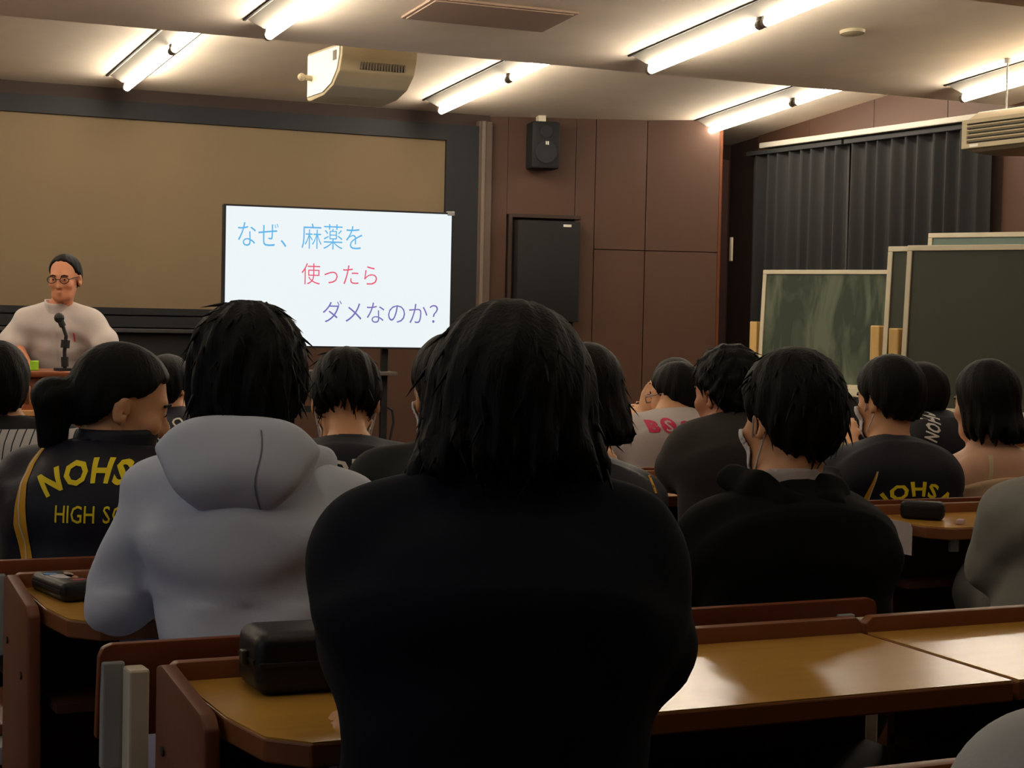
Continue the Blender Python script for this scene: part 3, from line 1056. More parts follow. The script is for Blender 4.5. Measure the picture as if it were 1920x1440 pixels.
def hand_sdf(P, w_, d_, side, nrm, s=1.0, curl=.5, thumb=1):
    """palm and five unequal fingers; d_ = pointing, side = towards the thumb, nrm = back of the hand"""
    w_, d_, side, nrm = [np.asarray(v, f32) for v in (w_, d_, side, nrm)]
    pc = w_ + d_ * .048 * s
    d = cap(P, w_ + d_ * .015 * s + side * .016 * s, w_ + d_ * .075 * s + side * .026 * s, .016 * s, .014 * s)
    d = smin(d, cap(P, w_ + d_ * .015 * s - side * .016 * s, w_ + d_ * .07 * s - side * .026 * s, .016 * s, .013 * s), .02)
    d = smin(d, cap(P, w_ + d_ * .02 * s, w_ + d_ * .078 * s, .017 * s, .014 * s), .02)
    for k, (o, ln) in enumerate(((.03, .068), (.010, .076), (-.010, .070), (-.028, .055))):
        a = w_ + d_ * .082 * s + side * o * s
        v1 = d_ * cos(curl * .7) - nrm * sin(curl * .7)
        v2 = d_ * cos(curl * 1.6) - nrm * sin(curl * 1.6)
        b = a + v1 * ln * .5 * s
        c = b + v2 * ln * .5 * s
        d = smin(d, np.minimum(cap(P, a, b, .0092 * s, .0085 * s), cap(P, b, c, .0085 * s, .0072 * s)), .006)
    a = w_ + d_ * .025 * s + side * .028 * s
    b = a + (d_ * .6 + side * .7 - nrm * .2) * .038 * s
    c = b + (d_ * .9 + side * .15 - nrm * .3) * .03 * s
    d = smin(d, np.minimum(cap(P, a, b, .014 * s, .010 * s), cap(P, b, c, .010 * s, .008 * s)), .01)
    return d


def unit(v):
    v = np.asarray(v, float)
    return v / np.linalg.norm(v)


PEOPLE = {}


def person(key, label, neck, head, cy=0, hy=0, hp=0, hr=0, sw=.155, drop=.05, lean=.10, side=0.0, hs=1.0, h=.010,
           chest=(.175, .115), waist=(.15, .105), hip=(.175, .12), arm=1.0, EL=None, ER=None, WL=None, WR=None,
           cloth=None, cname='shirt', sleeve='long', infl=.014, fold=.004, hair=None, hairm=None, skin=None, trousers=None,
           standing=False, seat=.565, neck_r=.052, hands=True, handdir=None, mask=False, seed=1.0, group='students sitting in the audience',
           extra=None, tankz=None, face=True, legs=True, eyes=True, bulge=.025, blend=.06):
    skin = skin or SKIN
    hairm = hairm or HAIR
    trousers = trousers or TROU
    N = at(*neck)
    Hc = at(*head)
    yaw = radians(cy - 26)                       # 0 = facing +Y
    Rz = np.array(Matrix.Rotation(yaw, 3, 'Z'))
    fx = Rz @ np.array([0, 1, 0])
    rx = Rz @ np.array([1, 0, 0])
    base = np.array([N[0], N[1], 0]) - fx * lean - rx * side

    def L(p):
        return (Rz.T @ (np.asarray(p, float) - base)).astype(f32)
    Nl, Hl = L(N), L(Hc)
    hz = .90 if standing else seat
    Hip = V3(0, 0, hz)

    def mixp(t, back=0.0):
        return Hip + (Nl - Hip) * t + V3(0, -back, 0)
    sh = {-1: Nl + V3(-sw, .012, -drop - .045), 1: Nl + V3(sw, .012, -drop - .045)}
    el, wr = {}, {}
    for s, E_, W_ in ((-1, EL, WL), (1, ER, WR)):
        el[s] = L(at(*E_)) if E_ else sh[s] + V3(s * .035, .14, -.24)
        wr[s] = L(at(*W_)) if W_ else V3(sh[s][0] * .55, el[s][1] + .22, max(.80, el[s][2] - .03))
    ar = arm
    Rh = rot3(hy, hp, hr).astype(f32)

    def hq(P):
        return ((P - Hl) @ Rh) / hs

    def torso(P, i):
        # the caps of the loft round off; keep the top narrow so that the trapezius runs into the neck
        nd = [(Hip, hip[0] + i, hip[1] + i), (mixp(.36, bulge * .7), waist[0] + i, waist[1] + i), (mixp(.66, bulge), chest[0] + i, chest[1] + i),
              (Nl + V3(0, -bulge * .3, -.085), chest[0] * .62 + i, .060 + i)]
        d = loft(P, nd)
        for s in (-1, 1):
            d = smin(d, cap(P, Nl + V3(s * .025, .0, -.040), sh[s], .047 + i * .6, .047 * ar + i), .05)
        return d

    def arms(P, i, cut=None):
        d = None
        for s in (-1, 1):
            a = cap(P, sh[s], el[s], .047 * ar + i, .041 * ar + i)
            if cut is None:
                a = smin(a, cap(P, el[s], wr[s], .042 * ar + i, .029 * ar + i), .02)
            elif cut < 1:
                e2 = sh[s] + (el[s] - sh[s]) * cut
                a = cap(P, sh[s], e2, .049 * ar + i, .049 * ar + i)
            else:
                e2 = el[s] + (wr[s] - el[s]) * (cut - 1)
                a = smin(a, cap(P, el[s], e2, .042 * ar + i, (.042 - .013 * (cut - 1)) * ar + i), .02)
            d = a if d is None else np.minimum(d, a)
        return d
    # legs
    kn, an = {}, {}
    for s in (-1, 1):
        if standing:
            kn[s], an[s] = V3(s * .095, .02, .48), V3(s * .10, .0, .08)
        else:
            kn[s], an[s] = V3(s * .13, .43, hz - .0), V3(s * .12, .42, .08)

    def legsd(P, i):
        d = None
        for s in (-1, 1):
            a = cap(P, Hip + V3(s * .085, 0, -.01), kn[s], .082 + i, .056 + i)
            a = smin(a, cap(P, kn[s], an[s], .054 + i, .038 + i), .03)
            d = a if d is None else smin(d, a, .02)
        return d
    hd = {}
    for s in (-1, 1):
        v = unit(wr[s] - el[s])
        if handdir and handdir.get(s) is not None:
            v = unit(handdir[s][0])
            nr = unit(handdir[s][1])
        else:
            nr = np.array([0, 0, 1.0])
            if abs(v @ nr) > .9:
                nr = np.array([0, -1.0, 0])
        nr = unit(nr - v * (nr @ v))
        sd = np.cross(v, nr) * (-s)
        sd = unit(sd) * (1 if True else -1)
        hd[s] = (v, sd, nr)

    def body(P):
        q = hq(P)
        d = head_sdf(q, face) * hs
        nb = Hl + Rh @ V3(0, -.022, -.06) * hs
        d = smin(d, cap(P, nb, Nl + V3(0, .012, -.02), neck_r * .96, neck_r * 1.06), .03)
        d = smin(d, torso(P, 0.0), .04)
        d = smin(d, arms(P, 0.0), .025)
        if legs:
            d = smin(d, legsd(P, 0), .03)
            for s in (-1, 1):
                d = smin(d, cap(P, an[s] + V3(0, -.03, -.045), an[s] + V3(0, .13, -.05), .032, .026), .03)
        if hands:
            for s in (-1, 1):
                d = smin(d, hand_sdf(P, wr[s], *hd[s], s=hs), .012)
        return d
    allp = np.stack([Nl, Hl, sh[-1], sh[1], el[-1], el[1], wr[-1], wr[1], Hip] + ([kn[1], kn[-1], an[1], an[-1]] if legs else []))
    lo, hi = allp.min(0) - .22, allp.max(0) + .22
    lo[2] = max(lo[2], -.02)
    hi[2] = max(hi[2], Hl[2] + .17)
    v, q = nets(body, lo, hi, h)
    root = link('person', np_mesh('person', v, q), skin)
    root.location = tuple(base)
    root.rotation_euler = (0, 0, yaw)
    tag(root, label, 'person', group)

    # clothing with folds
    def folds(P):
        x, y, z = P[:, 0], P[:, 1], P[:, 2]
        s1 = np.sin(z * 31 + 4 * np.abs(x) * 7 + 2.2 * np.sin(x * 11 + seed) + seed)
        s2 = np.sin(z * 53 - 60 * x * np.abs(x) + 3 * np.sin(y * 15 + seed * 2))
        s3 = np.sin(x * 38 + z * 12 + 2 * np.sin(z * 17 + seed))
        return fold * (.6 * s1 * (np.sin(x * 6 + z * 4 + seed) * .5 + .5) + .35 * s2 + .4 * s3 * (z < Nl[2] - .25))
    sc = {'long': None, 'short': .62, 'elbow': 1.12, 'none': -1}[sleeve]

    def clothf(P):
        d = torso(P, infl)
        if sc != -1:
            d = smin(d, arms(P, infl * 1.25, sc), blend)
        d = d - folds(P)
        if tankz is not None:
            d = smax(d, P[:, 2] - (Nl[2] - tankz) + 1.6 * P[:, 0] ** 2, .01)
        d = smax(d, (Hip[2] - .10) - P[:, 2], .01)
        if not standing:
            d = smax(d, P[:, 1] - (Hip[1] + 0.9), .01)
        # neckline
        d = smax(d, -(cap(P, Nl + V3(0, .012, -.015), Nl + V3(0, .04, .12), neck_r + .008, neck_r + .012)), .008)
        return d
    cl = None
    if cloth:
        P_ = np.stack([Nl, sh[-1], sh[1], el[-1], el[1], wr[-1], wr[1], Hip])
        v, q = nets(clothf, P_.min(0) - .22, P_.max(0) + .18, h * .9)
        cl = link(cname, np_mesh(cname, v, q), cloth, root)
    if legs:
        lp_ = np.stack([Hip, kn[1], kn[-1], an[1], an[-1]])

        def trf(P):
            d = smin(legsd(P, .012), ell(P, Hip, (hip[0] + .005, hip[1] + .004, .12)), .04)
            d = smax(d, P[:, 2] - (Hip[2] + .10), .01)
            return smax(d, .07 - P[:, 2], .01) - .003 * np.sin(P[:, 2] * 60 + P[:, 1] * 30)
        v, q = nets(trf, lp_.min(0) - .2, lp_.max(0) + .2, max(h, .014))
        link('trousers', np_mesh('trousers', v, q), trousers, root)
        for s in (-1, 1):
            def shf(P, s=s):
                d = smin(cap(P, an[s] + V3(0, -.035, -.04), an[s] + V3(0, .12, -.045), .042, .036), cap(P, an[s] + V3(0, 0, -.03), an[s] + V3(0, 0, .02), .048, .044), .03)
                return smax(d, .004 - P[:, 2], .004)
            v, q = nets(shf, an[s] - .12, an[s] + V3(.12, .22, .12), .014)
            link('shoe', np_mesh('shoe', v, q), SHOE, root)
    hobj = None
    if hair:
        st = hair
        hh = st.get('h', h * .75)
        zb = min(st.get('zb', -.13), -.13)
        pts = [Rh @ V3(*c) * hs + Hl for c in ((-.2, -.2, zb - .04), (.2, .14, .18), (-.2, .14, zb - .04), (.2, -.2, .18), (-.2, -.2, .18), (.2, .14, zb - .04), (.2, -.2, zb - .04), (-.2, .14, .18))]
        pts = np.stack(pts)

        def hf(P):
            return hair_sdf(hq(P), st, seed) * hs
        v, q = nets(hf, pts.min(0), pts.max(0), hh)
        hobj = link('hair', np_mesh('hair', v, q), hairm, root)
    Rv = Matrix(Rh.tolist())
    if hobj and hair.get('locks'):
        rn = random.Random(int(seed * 100))
        me = hobj.data
        zl = [Hl[2] + hs * k for k in hair.get('lz', (-.13, .13))]
        cand = [i for i in range(0, len(me.vertices), 3) if zl[0] < me.vertices[i].co.z < zl[1]]
        vs_, fs = [], []
        for i in rn.sample(cand, min(len(cand), hair['locks'])):
            p, n = me.vertices[i].co.copy(), me.vertices[i].normal.copy()
            t = Vector((0, 0, -1)) - n * n.dot(Vector((0, 0, -1)))
            t = (t.normalized() if t.length > .2 else n.orthogonal().normalized()) + Vector((rn.uniform(-.5, .5), rn.uniform(-.5, .5), 0))
            t.normalize()
            ln, r0, up = rn.uniform(.02, .05), rn.uniform(.0016, .0042), rn.uniform(.04, hair.get('lift', .26))
            b0 = len(vs_)
            for k in range(4):
                u = k / 3
                c_ = p - n * .003 + t * ln * u + n * ln * up * u * (1 - .55 * u)
                bn = t.cross(n).normalized()
                r = r0 * (1 - u) + .0002
                for a_ in range(4):
                    vs_.append(c_ + bn * (r * 1.6 * cos(a_ * pi / 2)) + n * (r * sin(a_ * pi / 2)))
            for k in range(3):
                for a_ in range(4):
                    fs.append((b0 + k * 4 + a_, b0 + k * 4 + (a_ + 1) % 4, b0 + k * 4 + 4 + (a_ + 1) % 4, b0 + k * 4 + 4 + a_))
        m2 = bpy.data.meshes.new('stray_locks')
        m2.from_pydata(vs_, [], fs)
        tag(link('stray_locks', m2, hairm, hobj, True), kind='stuff')

    def hp3(*c):
        return Vector(Hl.tolist()) + Rv @ Vector(c) * hs
    if eyes:
        for s in (-1, 1):
            MB().ball(hp3(s * .031, .0845, .0005), .0045 * hs, 8).build('eye', EYEB, root, True)
            MB().path([hp3(s * .014, .0895, .019), hp3(s * .03, .0905, .024), hp3(s * .047, .077, .018)], .0032 * hs, 6).build('eyebrow', hairm, root)
    if mask:
        def mf(P):
            qq = hq(P)
            d = np.abs(head_sdf(qq, True) - .005) - .002
            d = smax(d, qq[:, 2] + .018 - .2 * np.maximum(qq[:, 1] - .07, 0), .003)
            d = smax(d, -.125 - qq[:, 2], .003)
            d = smax(d, .044 + np.abs(qq[:, 2] + .065) * .3 - qq[:, 1], .003)
            return d * hs
        pts = np.stack([Rh @ V3(a, b, c) * hs + Hl for a in (-.1, .1) for b in (0, .15) for c in (-.16, 0)])
        v, q = nets(mf, pts.min(0), pts.max(0), .004)
        mo = link('face_mask', np_mesh('face_mask', v, q), MASKM, root)
        for s in (-1, 1):
            MB().path([hp3(s * .060, .040, -.035), hp3(s * .079, .008, .0), hp3(s * .083, -.010, .015), hp3(s * .083, -.030, .005), hp3(s * .078, -.022, -.035), hp3(s * .060, .036, -.098)], .0022 * hs, 6).build('ear_loop', MASKM, mo)
    ctx = dict(root=root, cloth=cl, Nl=Nl, Hl=Hl, sh=sh, el=el, wr=wr, hp3=hp3, Rh=Rh, hs=hs, L=L, h=h, torso=torso, arms=arms, folds=folds,
               infl=infl, Hip=Hip, sw=sw, cname=cname, clothf=clothf, fx=fx, Rz=Rz, base=base, hair=hobj, hairm=hairm)
    PEOPLE[key] = ctx
    return ctx


def bvh_of(o):
    me = o.data
    vs_ = [v.co.copy() for v in me.vertices]
    return BVHTree.FromPolygons(vs_, [tuple(p.vertices) for p in me.polygons])


def project(ctx, pts, faces, name, m, off=.0025, direction=(0, 1, 0), parent=None, base=None, sub=.012):
    """lay a flat shape (local x, z; seen from behind) onto the garment; only colour relief, a thin print"""
    bm = bmesh.new()
    vs_ = [bm.verts.new((float(a), 0, float(b))) for a, b in pts]
    for fcs in faces:
        try:
            bm.faces.new([vs_[i] for i in fcs])
        except ValueError:
            pass
    bmesh.ops.triangulate(bm, faces=bm.faces[:])
    for _ in range(4):
        es = [e for e in bm.edges if e.calc_length() > sub]
        if not es:
            break
        bmesh.ops.subdivide_edges(bm, edges=es, cuts=1)
        bmesh.ops.triangulate(bm, faces=bm.faces[:])
    tree = bvh_of(base or ctx['cloth'])
    d = Vector(direction).normalized()
    kill = []
    for v in bm.verts:
        o = Vector(v.co) - d * 1.0
        hit = tree.ray_cast(o, d)
        if hit[0] is None:
            kill.append(v)
        else:
            v.co = hit[0] - d * off
    bmesh.ops.delete(bm, geom=kill, context='VERTS')
    me = bpy.data.meshes.new(name)
    bm.to_mesh(me)
    bm.free()
    return link(name, me, m, parent or ctx['root'], True)


def letters(ctx, text, cx, cz, width, height, m, arc=0.0, name='letter_print', italic=0.0, rotate=0.0, off=.0025, bold=.02):
    """each glyph a print of its own on the garment, optionally set on an arc of radius arc"""
    # measure advance per glyph
    polys = []
    pen = 0.0
    for ch in text:
        if ch == ' ':
            pen += .35
            continue
        v, fc = text_mesh(ch, 1.0, bold, res=2)
        mn, mx = v.min(0), v.max(0)
        polys.append((v[:, 0] - mn[0] + pen, v[:, 1] - 0.0, fc))
        pen += (mx[0] - mn[0]) + .12
    tot = pen - .12
    sx, sz = width / tot, height / .73
    for X, Z, fc in polys:
        x = (X - tot / 2) * sx
        z = Z * sz + (X - X.mean()) * 0
        x = x + italic * z
        if arc:
            a = x / arc
            x2 = (arc + z) * np.sin(a)
            z2 = (arc + z) * np.cos(a) - arc
            x, z = x2, z2
        if rotate:
            c, s = cos(rotate), sin(rotate)
            x, z = c * x - s * z, s * x + c * z
        project(ctx, list(zip(x + cx, z + cz)), fc, name, m, off)


def part_sdf(ctx, name, f, lo, hi, h, m, parent=None):
    v, q = nets(f, np.asarray(lo, f32), np.asarray(hi, f32), h)
    return link(name, np_mesh(name, v, q), m, parent or ctx['root'])

# --- who sits where
# foreground, back view: navy sweater and a chin-length black bob
c = person('front', 'person with a chin-length black bob and dark navy sweater, largest figure, leaning on nearest desk',
           neck=(938, 878, 2.16), head=(956, 806, 2.20), cy=0, hp=14, sw=.142, drop=.062, lean=.07, h=.009, seed=1.3, hs=1.02,
           chest=(.188, .12), bulge=.018, waist=(.158, .115), hip=(.165, .125), arm=1.1, infl=.018, fold=.005,
           EL=(722, 1215, 2.20), ER=(1190, 1210, 2.20), WL=(850, 1330, 2.36), WR=(768, 1356, 2.28),
           cloth=NAVYK, cname='sweater', hair=dict(kind='bob', t=.013, tz=.008, zb=-.055, wb=.112, db=.088, yb=-.035, h=.006, amp=1.8, jag=1.3, locks=260, lift=.10),
           handdir={1: ((-1, .25, -.05), (0, -.3, 1)), -1: ((1, .3, 0), (0, 0, 1))})

# pale hoodie
c = person('hoodie', 'person in a pale blue grey hoodie with shaggy black hair', neck=(468, 830, 3.02), head=(466, 712, 3.06), hp=4, sw=.150, blend=.022, bulge=.006,
           drop=.055, lean=.06, h=.010, seed=2.1, chest=(.150, .105), waist=(.118, .10), hip=(.130, .12), arm=.82, infl=.022, fold=.013,
           EL=(230, 1125, 3.05), ER=(730, 1115, 3.10), WL=(290, 1140, 3.32), WR=(640, 1130, 3.32), cloth=HOODB, cname='hoodie', trousers=HOODB,
           hair=dict(kind='shaggy', t=.016, tz=.008, jag=1.8, amp=2.4, locks=380, lift=.2, h=.006, hem=([-.14, -.085, -.03, .0, .03, .06, .1], [-.10, -.09, -.06, -.035, -.02, .045, .08])))
Nl = c['Nl']


def hoodf(P):
    d = cap(P, Nl + V3(-.118, .03, -.030), Nl + V3(-.07, -.070, -.014), .030, .036)
    d = smin(d, cap(P, Nl + V3(-.07, -.070, -.014), Nl + V3(.06, -.070, -.014), .036, .036), .03)
    d = smin(d, cap(P, Nl + V3(.06, -.070, -.014), Nl + V3(.118, .03, -.030), .036, .030), .03)
    b = ell(P, Nl + V3(-.005, -.095, -.042), (.155, .058, .095))
    ax = np.abs(P[:, 0] - Nl[0] + .005)
    b = smax(b, (np.maximum(-.108, -.172 + 1.15 * ax) - (P[:, 2] - Nl[2])) * .7, .014)
    d = smin(d, b, .035)
    d = d - .005 * np.sin(P[:, 2] * 45 + 14 * np.abs(P[:, 0] - Nl[0]) + 1.0)
    return smax(d, -cap(P, Nl + V3(0, .02, -.02), Nl + V3(0, .03, .15), .066, .08), .01)


hd_ = part_sdf(c, 'hood', hoodf, Nl - V3(.2, .25, .2), Nl + V3(.2, .12, .1), .007, HOODB)
sm = [(float(Nl[0]) + .036 + .004 * sin(k * .8), float(Nl[2]) + .03 - .0145 * k) for k in range(10)]
project(c, [q for x, z in sm for q in ((x - .0012, z), (x + .0012, z))], [(2 * i, 2 * i + 1, 2 * i + 3, 2 * i + 2) for i in range(9)], 'hood_seam', mat('seam_grey', (120, 126, 136), .9), .0012, base=hd_)

# black hoodie, right of the big figure
c = person('black_hoodie', 'person in a black hoodie with white collar at nape and face mask', neck=(1476, 922, 3.44), head=(1480, 783, 3.48), cy=12, hy=17, hp=6,
           sw=.126, drop=.06, lean=.08, h=.010, seed=3.2, chest=(.18, .12), waist=(.155, .115), hip=(.165, .13), arm=1.1, infl=.020, fold=.006,
           EL=(1325, 1085, 3.50), ER=(1566, 1080, 3.55), cloth=BLKH, cname='hoodie', mask=True, neck_r=.056,
           hair=dict(kind='short', t=.011, tz=.010, amp=1.6, locks=220, hem=([-.14, -.085, -.04, -.012, .02, .055, .1], [-.10, -.095, -.06, .000, -.005, .045, .075])))
Nl = c['Nl']


def hoodk(P):
    d = cap(P, Nl + V3(-.10, .05, .022), Nl + V3(-.075, -.04, .0), .028, .032)
    d = smin(d, cap(P, Nl + V3(-.075, -.04, .0), Nl + V3(.0, -.085, -.05), .032, .034), .03)
    d = smin(d, cap(P, Nl + V3(.0, -.085, -.05), Nl + V3(.075, -.04, .0), .034, .032), .03)
    d = smin(d, cap(P, Nl + V3(.075, -.04, .0), Nl + V3(.10, .05, .022), .032, .028), .03)
    d = smin(d, ell(P, Nl + V3(.0, -.105, -.085), (.115, .035, .09)), .05)
    return d - .006 * np.sin(P[:, 0] * 60 + P[:, 2] * 25)


part_sdf(c, 'hood', hoodk, Nl - V3(.22, .25, .25), Nl + V3(.22, .15, .12), .008, BLKH)


def collarf(P):
    d = np.abs(cap(P, Nl + V3(0, .010, -.05), Nl + V3(0, .022, .07), .070, .066)) - .004
    return smax(d, (P[:, 2] - Nl[2] - .040) + .25 * (P[:, 1] - Nl[1]), .004)


part_sdf(c, 'undershirt_collar', collarf, Nl - V3(.1, .1, .08), Nl + V3(.1, .12, .1), .006, WHT)

# navy track jacket, profile
c = person('track_jacket', 'person in a navy track jacket with yellow lettering, hair tied back, looking right', neck=(192, 835, 3.80), head=(232, 757, 3.84), cy=0, hy=-70, hp=16, hr=0,
           sw=.145, drop=.045, lean=.05, side=.02, h=.009, seed=4.4, chest=(.172, .115), waist=(.16, .11), hip=(.18, .125), arm=1.05, infl=.017, fold=.004,
           EL=(45, 1000, 3.85), ER=(335, 1010, 3.86), WL=(40, 1030, 4.08), cloth=NAVYJ, cname='track_jacket',
           hair=dict(kind='short', t=.004, tz=.002, h=.006, jag=.3, amp=.6, hem=([-.14, -.085, -.05, -.03, .0, .03, .055, .1], [-.075, -.07, -.055, -.02, .018, .024, .062, .08]),
                     caps=[((0, -.10, -.01), (.0, -.146, -.03), .034, .040), ((.0, -.146, -.03), (.0, -.118, -.118), .040, .030)]))
Nl = c['Nl']
part_sdf(c, 'stand_collar', lambda P: smax(np.abs(cap(P, Nl + V3(.005, .02, -.06), Nl + V3(.03, .04, .05), .078, .074)) - .008, P[:, 2] - Nl[2] - .035, .006),
         Nl - V3(.14, .12, .12), Nl + V3(.16, .16, .1), .007, NAVYJ)
letters(c, 'NOHSAI', Nl[0] + .030, Nl[2] - .062, .222, .047, YEL, arc=.19, bold=.035)
letters(c, 'HIGH SCHOOL', Nl[0] + .066, Nl[2] - .143, .240, .036, YEL, bold=.005)


def stripe(ctx, pts, w0, w1, name, m, off=.002):
    n = len(pts)
    vs_, fs = [], []
    for i, (x, z) in enumerate(pts):
        w_ = w0 + (w1 - w0) * i / (n - 1) if not callable(w0) else w0(i / (n - 1))
        vs_ += [(x, z), (x + w_, z)]
    for i in range(n - 1):
        fs.append((2 * i, 2 * i + 1, 2 * i + 3, 2 * i + 2))
    return project(ctx, vs_, fs, name, m, off)


def lp_(ctx, pxs, z):
    return [(float(ctx['L'](at(px, py, z))[0]), float(ctx['L'](at(px, py, z))[2])) for px, py in pxs]


pl = lp_(c, [(88, 822), (70, 842), (58, 868), (52, 900), (46, 940), (44, 975), (52, 1005), (60, 1040), (62, 1075)], 3.74)
stripe(c, pl, lambda t: .004 + .022 * min(1, t * 1.6) * (1.25 if .45 < t < .75 else 1), 0, 'side_panel', AMBER)
pl = lp_(c, [(89, 820), (72, 842), (61, 868), (53.5, 900), (53, 940), (56, 975), (66, 1005), (69, 1040), (71, 1075)], 3.74)
stripe(c, [(x + .0, z) for x, z in pl], .0025, .0025, 'piping', WPRINT, .003)

# left edge, black yoke and pinstripes
_N4 = at(0, 792, 4.75)
YOKE_Z = float(at(40, 803, 4.70)[2])
c = person('pinstripe', 'person at left edge in a pinstriped shirt with black shoulders', neck=(-2, 785, 4.75), head=(-4, 729, 4.78), hy=8, sw=.155, drop=.045, lean=.06,
           h=.011, seed=5.0, cloth=stripe_mat(), sleeve='short', infl=.017, fold=.002, hairm=HAIR, ER=(85, 985, 4.80), arm=1.05,
           hair=dict(kind='short', t=.004, tz=.003, hem=([-.14, -.085, -.04, -.012, .02, .055, .1], [-.075, -.065, -.04, .015, .012, .05, .075])))

# girl with hair clip, far left
c = person('print_shirt', 'person with dark tied hair and a navy shirt with white print, between hoodie and tracksuit', neck=(338, 784, 7.5), head=(318, 724, 7.5), cy=5, hy=-30, hp=8, sw=.13,
           lean=.07, h=.013, seed=5.7, cloth=NAVYJ, sleeve='short', hair=dict(kind='short', t=.010, tz=.006, hem=([-.14, -.06, -.02, .02, .055, .1], [-.12, -.11, -.06, .0, .045, .075]),
                                                                          caps=[((0, -.10, .06), (-.01, -.135, .03), .03, .03)]))
MB().path([c['hp3'](-.052, -.085, .115), c['hp3'](-.062, -.05, .118)], .009, 8).build('hair_clip', WPRINT, c['root'])
rnd = random.Random(5)
for px, py in ((312, 800), (336, 790), (368, 783), (306, 815), (350, 808), (384, 800), (325, 822), (372, 812)):
    l0 = c['L'](at(px, py, 7.4))
    pts, fs = [], []
    n = 10
    for i in range(n):
        a = i / n * 2 * pi
        r = .017 + .004 * rnd.random()
        pts += [(l0[0] + r * cos(a) * 1.2, l0[2] + r * sin(a)), (l0[0] + r * .65 * cos(a) * 1.2, l0[2] + r * .65 * sin(a))]
    for i in range(n - 2):
        j = (i + 1) % n
        fs.append((2 * i, 2 * j, 2 * j + 1, 2 * i + 1))
    project(c, pts, fs, 'shirt_print', WPRINT)

# bowed head with mask, white lettering
c = person('bowed', 'person with bowed head and bare nape wearing navy tee with white lettering', neck=(656, 826, 4.84), head=(648, 752, 4.96), cy=2, hy=4, hp=30, sw=.15, drop=.04,
           lean=.14, hs=1.08, h=.009, seed=6.1, cloth=NAVYP, cname='tee', sleeve='short', mask=True, neck_r=.050, skin=SKIN,
           hair=dict(kind='short', t=.009, tz=.006, h=.006, jag=1.7, amp=1.6, locks=160, hem=([-.14, -.085, -.04, -.012, .02, .055, .1], [-.050, -.045, -.04, -.028, -.03, .045, .07])))
Nl = c['Nl']
letters(c, 'NOHSAI', Nl[0] + .040, Nl[2] - .075, .28, .042, WPRINT, arc=.40, bold=.03)

# head partly behind the big figure, left
c = person('behind_left', 'person in a black green tee with face mask, mostly hidden behind the large navy sweater', neck=(858, 826, 3.95), head=(845, 735, 4.0), cy=6, hy=14, hp=4, sw=.16,
           drop=.05, lean=.08, h=.011, seed=6.6, cloth=BLKT, cname='tee', sleeve='short', mask=True, hair=dict(kind='short', t=.008, tz=.006))

# long hair, navy jacket, right of the big figure
c = person('long_hair_navy', 'person with long dark hair and navy jacket, half hidden right of the large navy sweater', neck=(1098, 868, 4.70), head=(1100, 748, 4.73), cy=-2, hp=6, sw=.138,
           drop=.055, lean=.08, h=.011, seed=7.2, cloth=NAVYJ, cname='jacket', hairm=HAIRB,
           hair=dict(kind='long', t=.008, tz=.004, zb=-.10, wb=.120, db=.075, yb=-.05, xb=.010, jag=1.2, locks=160))
pl = lp_(c, [(1209, 878), (1216, 893), (1222, 908), (1228, 924)], 4.62)
stripe(c, pl, .006, .006, 'piping', AMBER)

# charcoal tee, curly hair
c = person('charcoal', 'person with curly black hair in a charcoal tee, elbow on the desk', neck=(1388, 780, 5.12), head=(1362, 737, 5.16), cy=14, hy=26, hp=6, sw=.128, drop=.06, lean=.06,
           h=.010, seed=8.0, chest=(.18, .125), waist=(.17, .12), cloth=CHAR, cname='tee', sleeve='short', arm=1.12, infl=.018, skin=SKIN2,
           EL=(1263, 893, 5.25), WL=(1320, 905, 5.5), hair=dict(kind='curly', t=.012, tz=.014, locks=260, hem=([-.14, -.085, -.04, -.012, .02, .055, .1], [-.075, -.07, -.05, .005, .01, .045, .07])))

# white tee with crimson print, hand at the chin
c = person('white_tee', 'person in a white tee with crimson letters and glasses, hand at mouth', neck=(1264, 770, 6.3), head=(1265, 742, 6.37), cy=16, hy=32, hp=8, sw=.15, drop=.05, lean=.07,
           h=.009, seed=8.8, hs=.93, cloth=WHT, cname='tee', sleeve='short', EL=(1190, 868, 6.42), WL=(1208, 775, 6.60), skin=SKIN, waist=(.16, .11),
           handdir={-1: ((.25, -.1, 1), (-.8, -.6, 0)), 1: None},
           hair=dict(kind='short', t=.007, tz=.004, hem=([-.14, -.085, -.04, -.012, .02, .055, .1], [-.08, -.075, -.05, .006, .010, .05, .075])))
Nl = c['Nl']
l0 = c['L'](at(1247, 801, 6.1))
letters(c, 'B', l0[0] - .018, l0[2] - .018, .036, .036, PINK, bold=.06)
n = 20
pts, fs = [], []
cx_, cz_ = float(l0[0] + .028), float(l0[2] + .003)
for i in range(n):
    a = i / n * 2 * pi
    pts.append((cx_ + .024 * cos(a), cz_ + .025 * sin(a)))
project(c, pts, [tuple(range(n))], 'emblem_disc', PINK, .0025)
letters(c, 'S', cx_, cz_ - .018, .022, .036, WHT, bold=.01, off=.004)
letters(c, 'S', cx_ + .055, cz_ - .02, .034, .036, PINK, bold=.06)
gl = []
for s in (-1, 1):
    pts = [c['hp3'](s * .034 + .022 * cos(a), .108 - .012 * abs(cos(a)), .0 + .017 * sin(a)) for a in [k * pi / 8 for k in range(17)]]
    gl.append(pts)
mbg = MB()
for pts in gl:
    mbg.path(pts, .0022, 6)
mbg.path([c['hp3'](-.012, .108, .004), c['hp3'](.012, .108, .004)], .002, 6)
for s in (-1, 1):
    mbg.path([c['hp3'](s * .056, .096, .004), c['hp3'](s * .079, .0, .010)], .002, 6)
mbg.build('glasses', mat('grey_wire', (150, 140, 140), .3, metal=.6), c['root'])

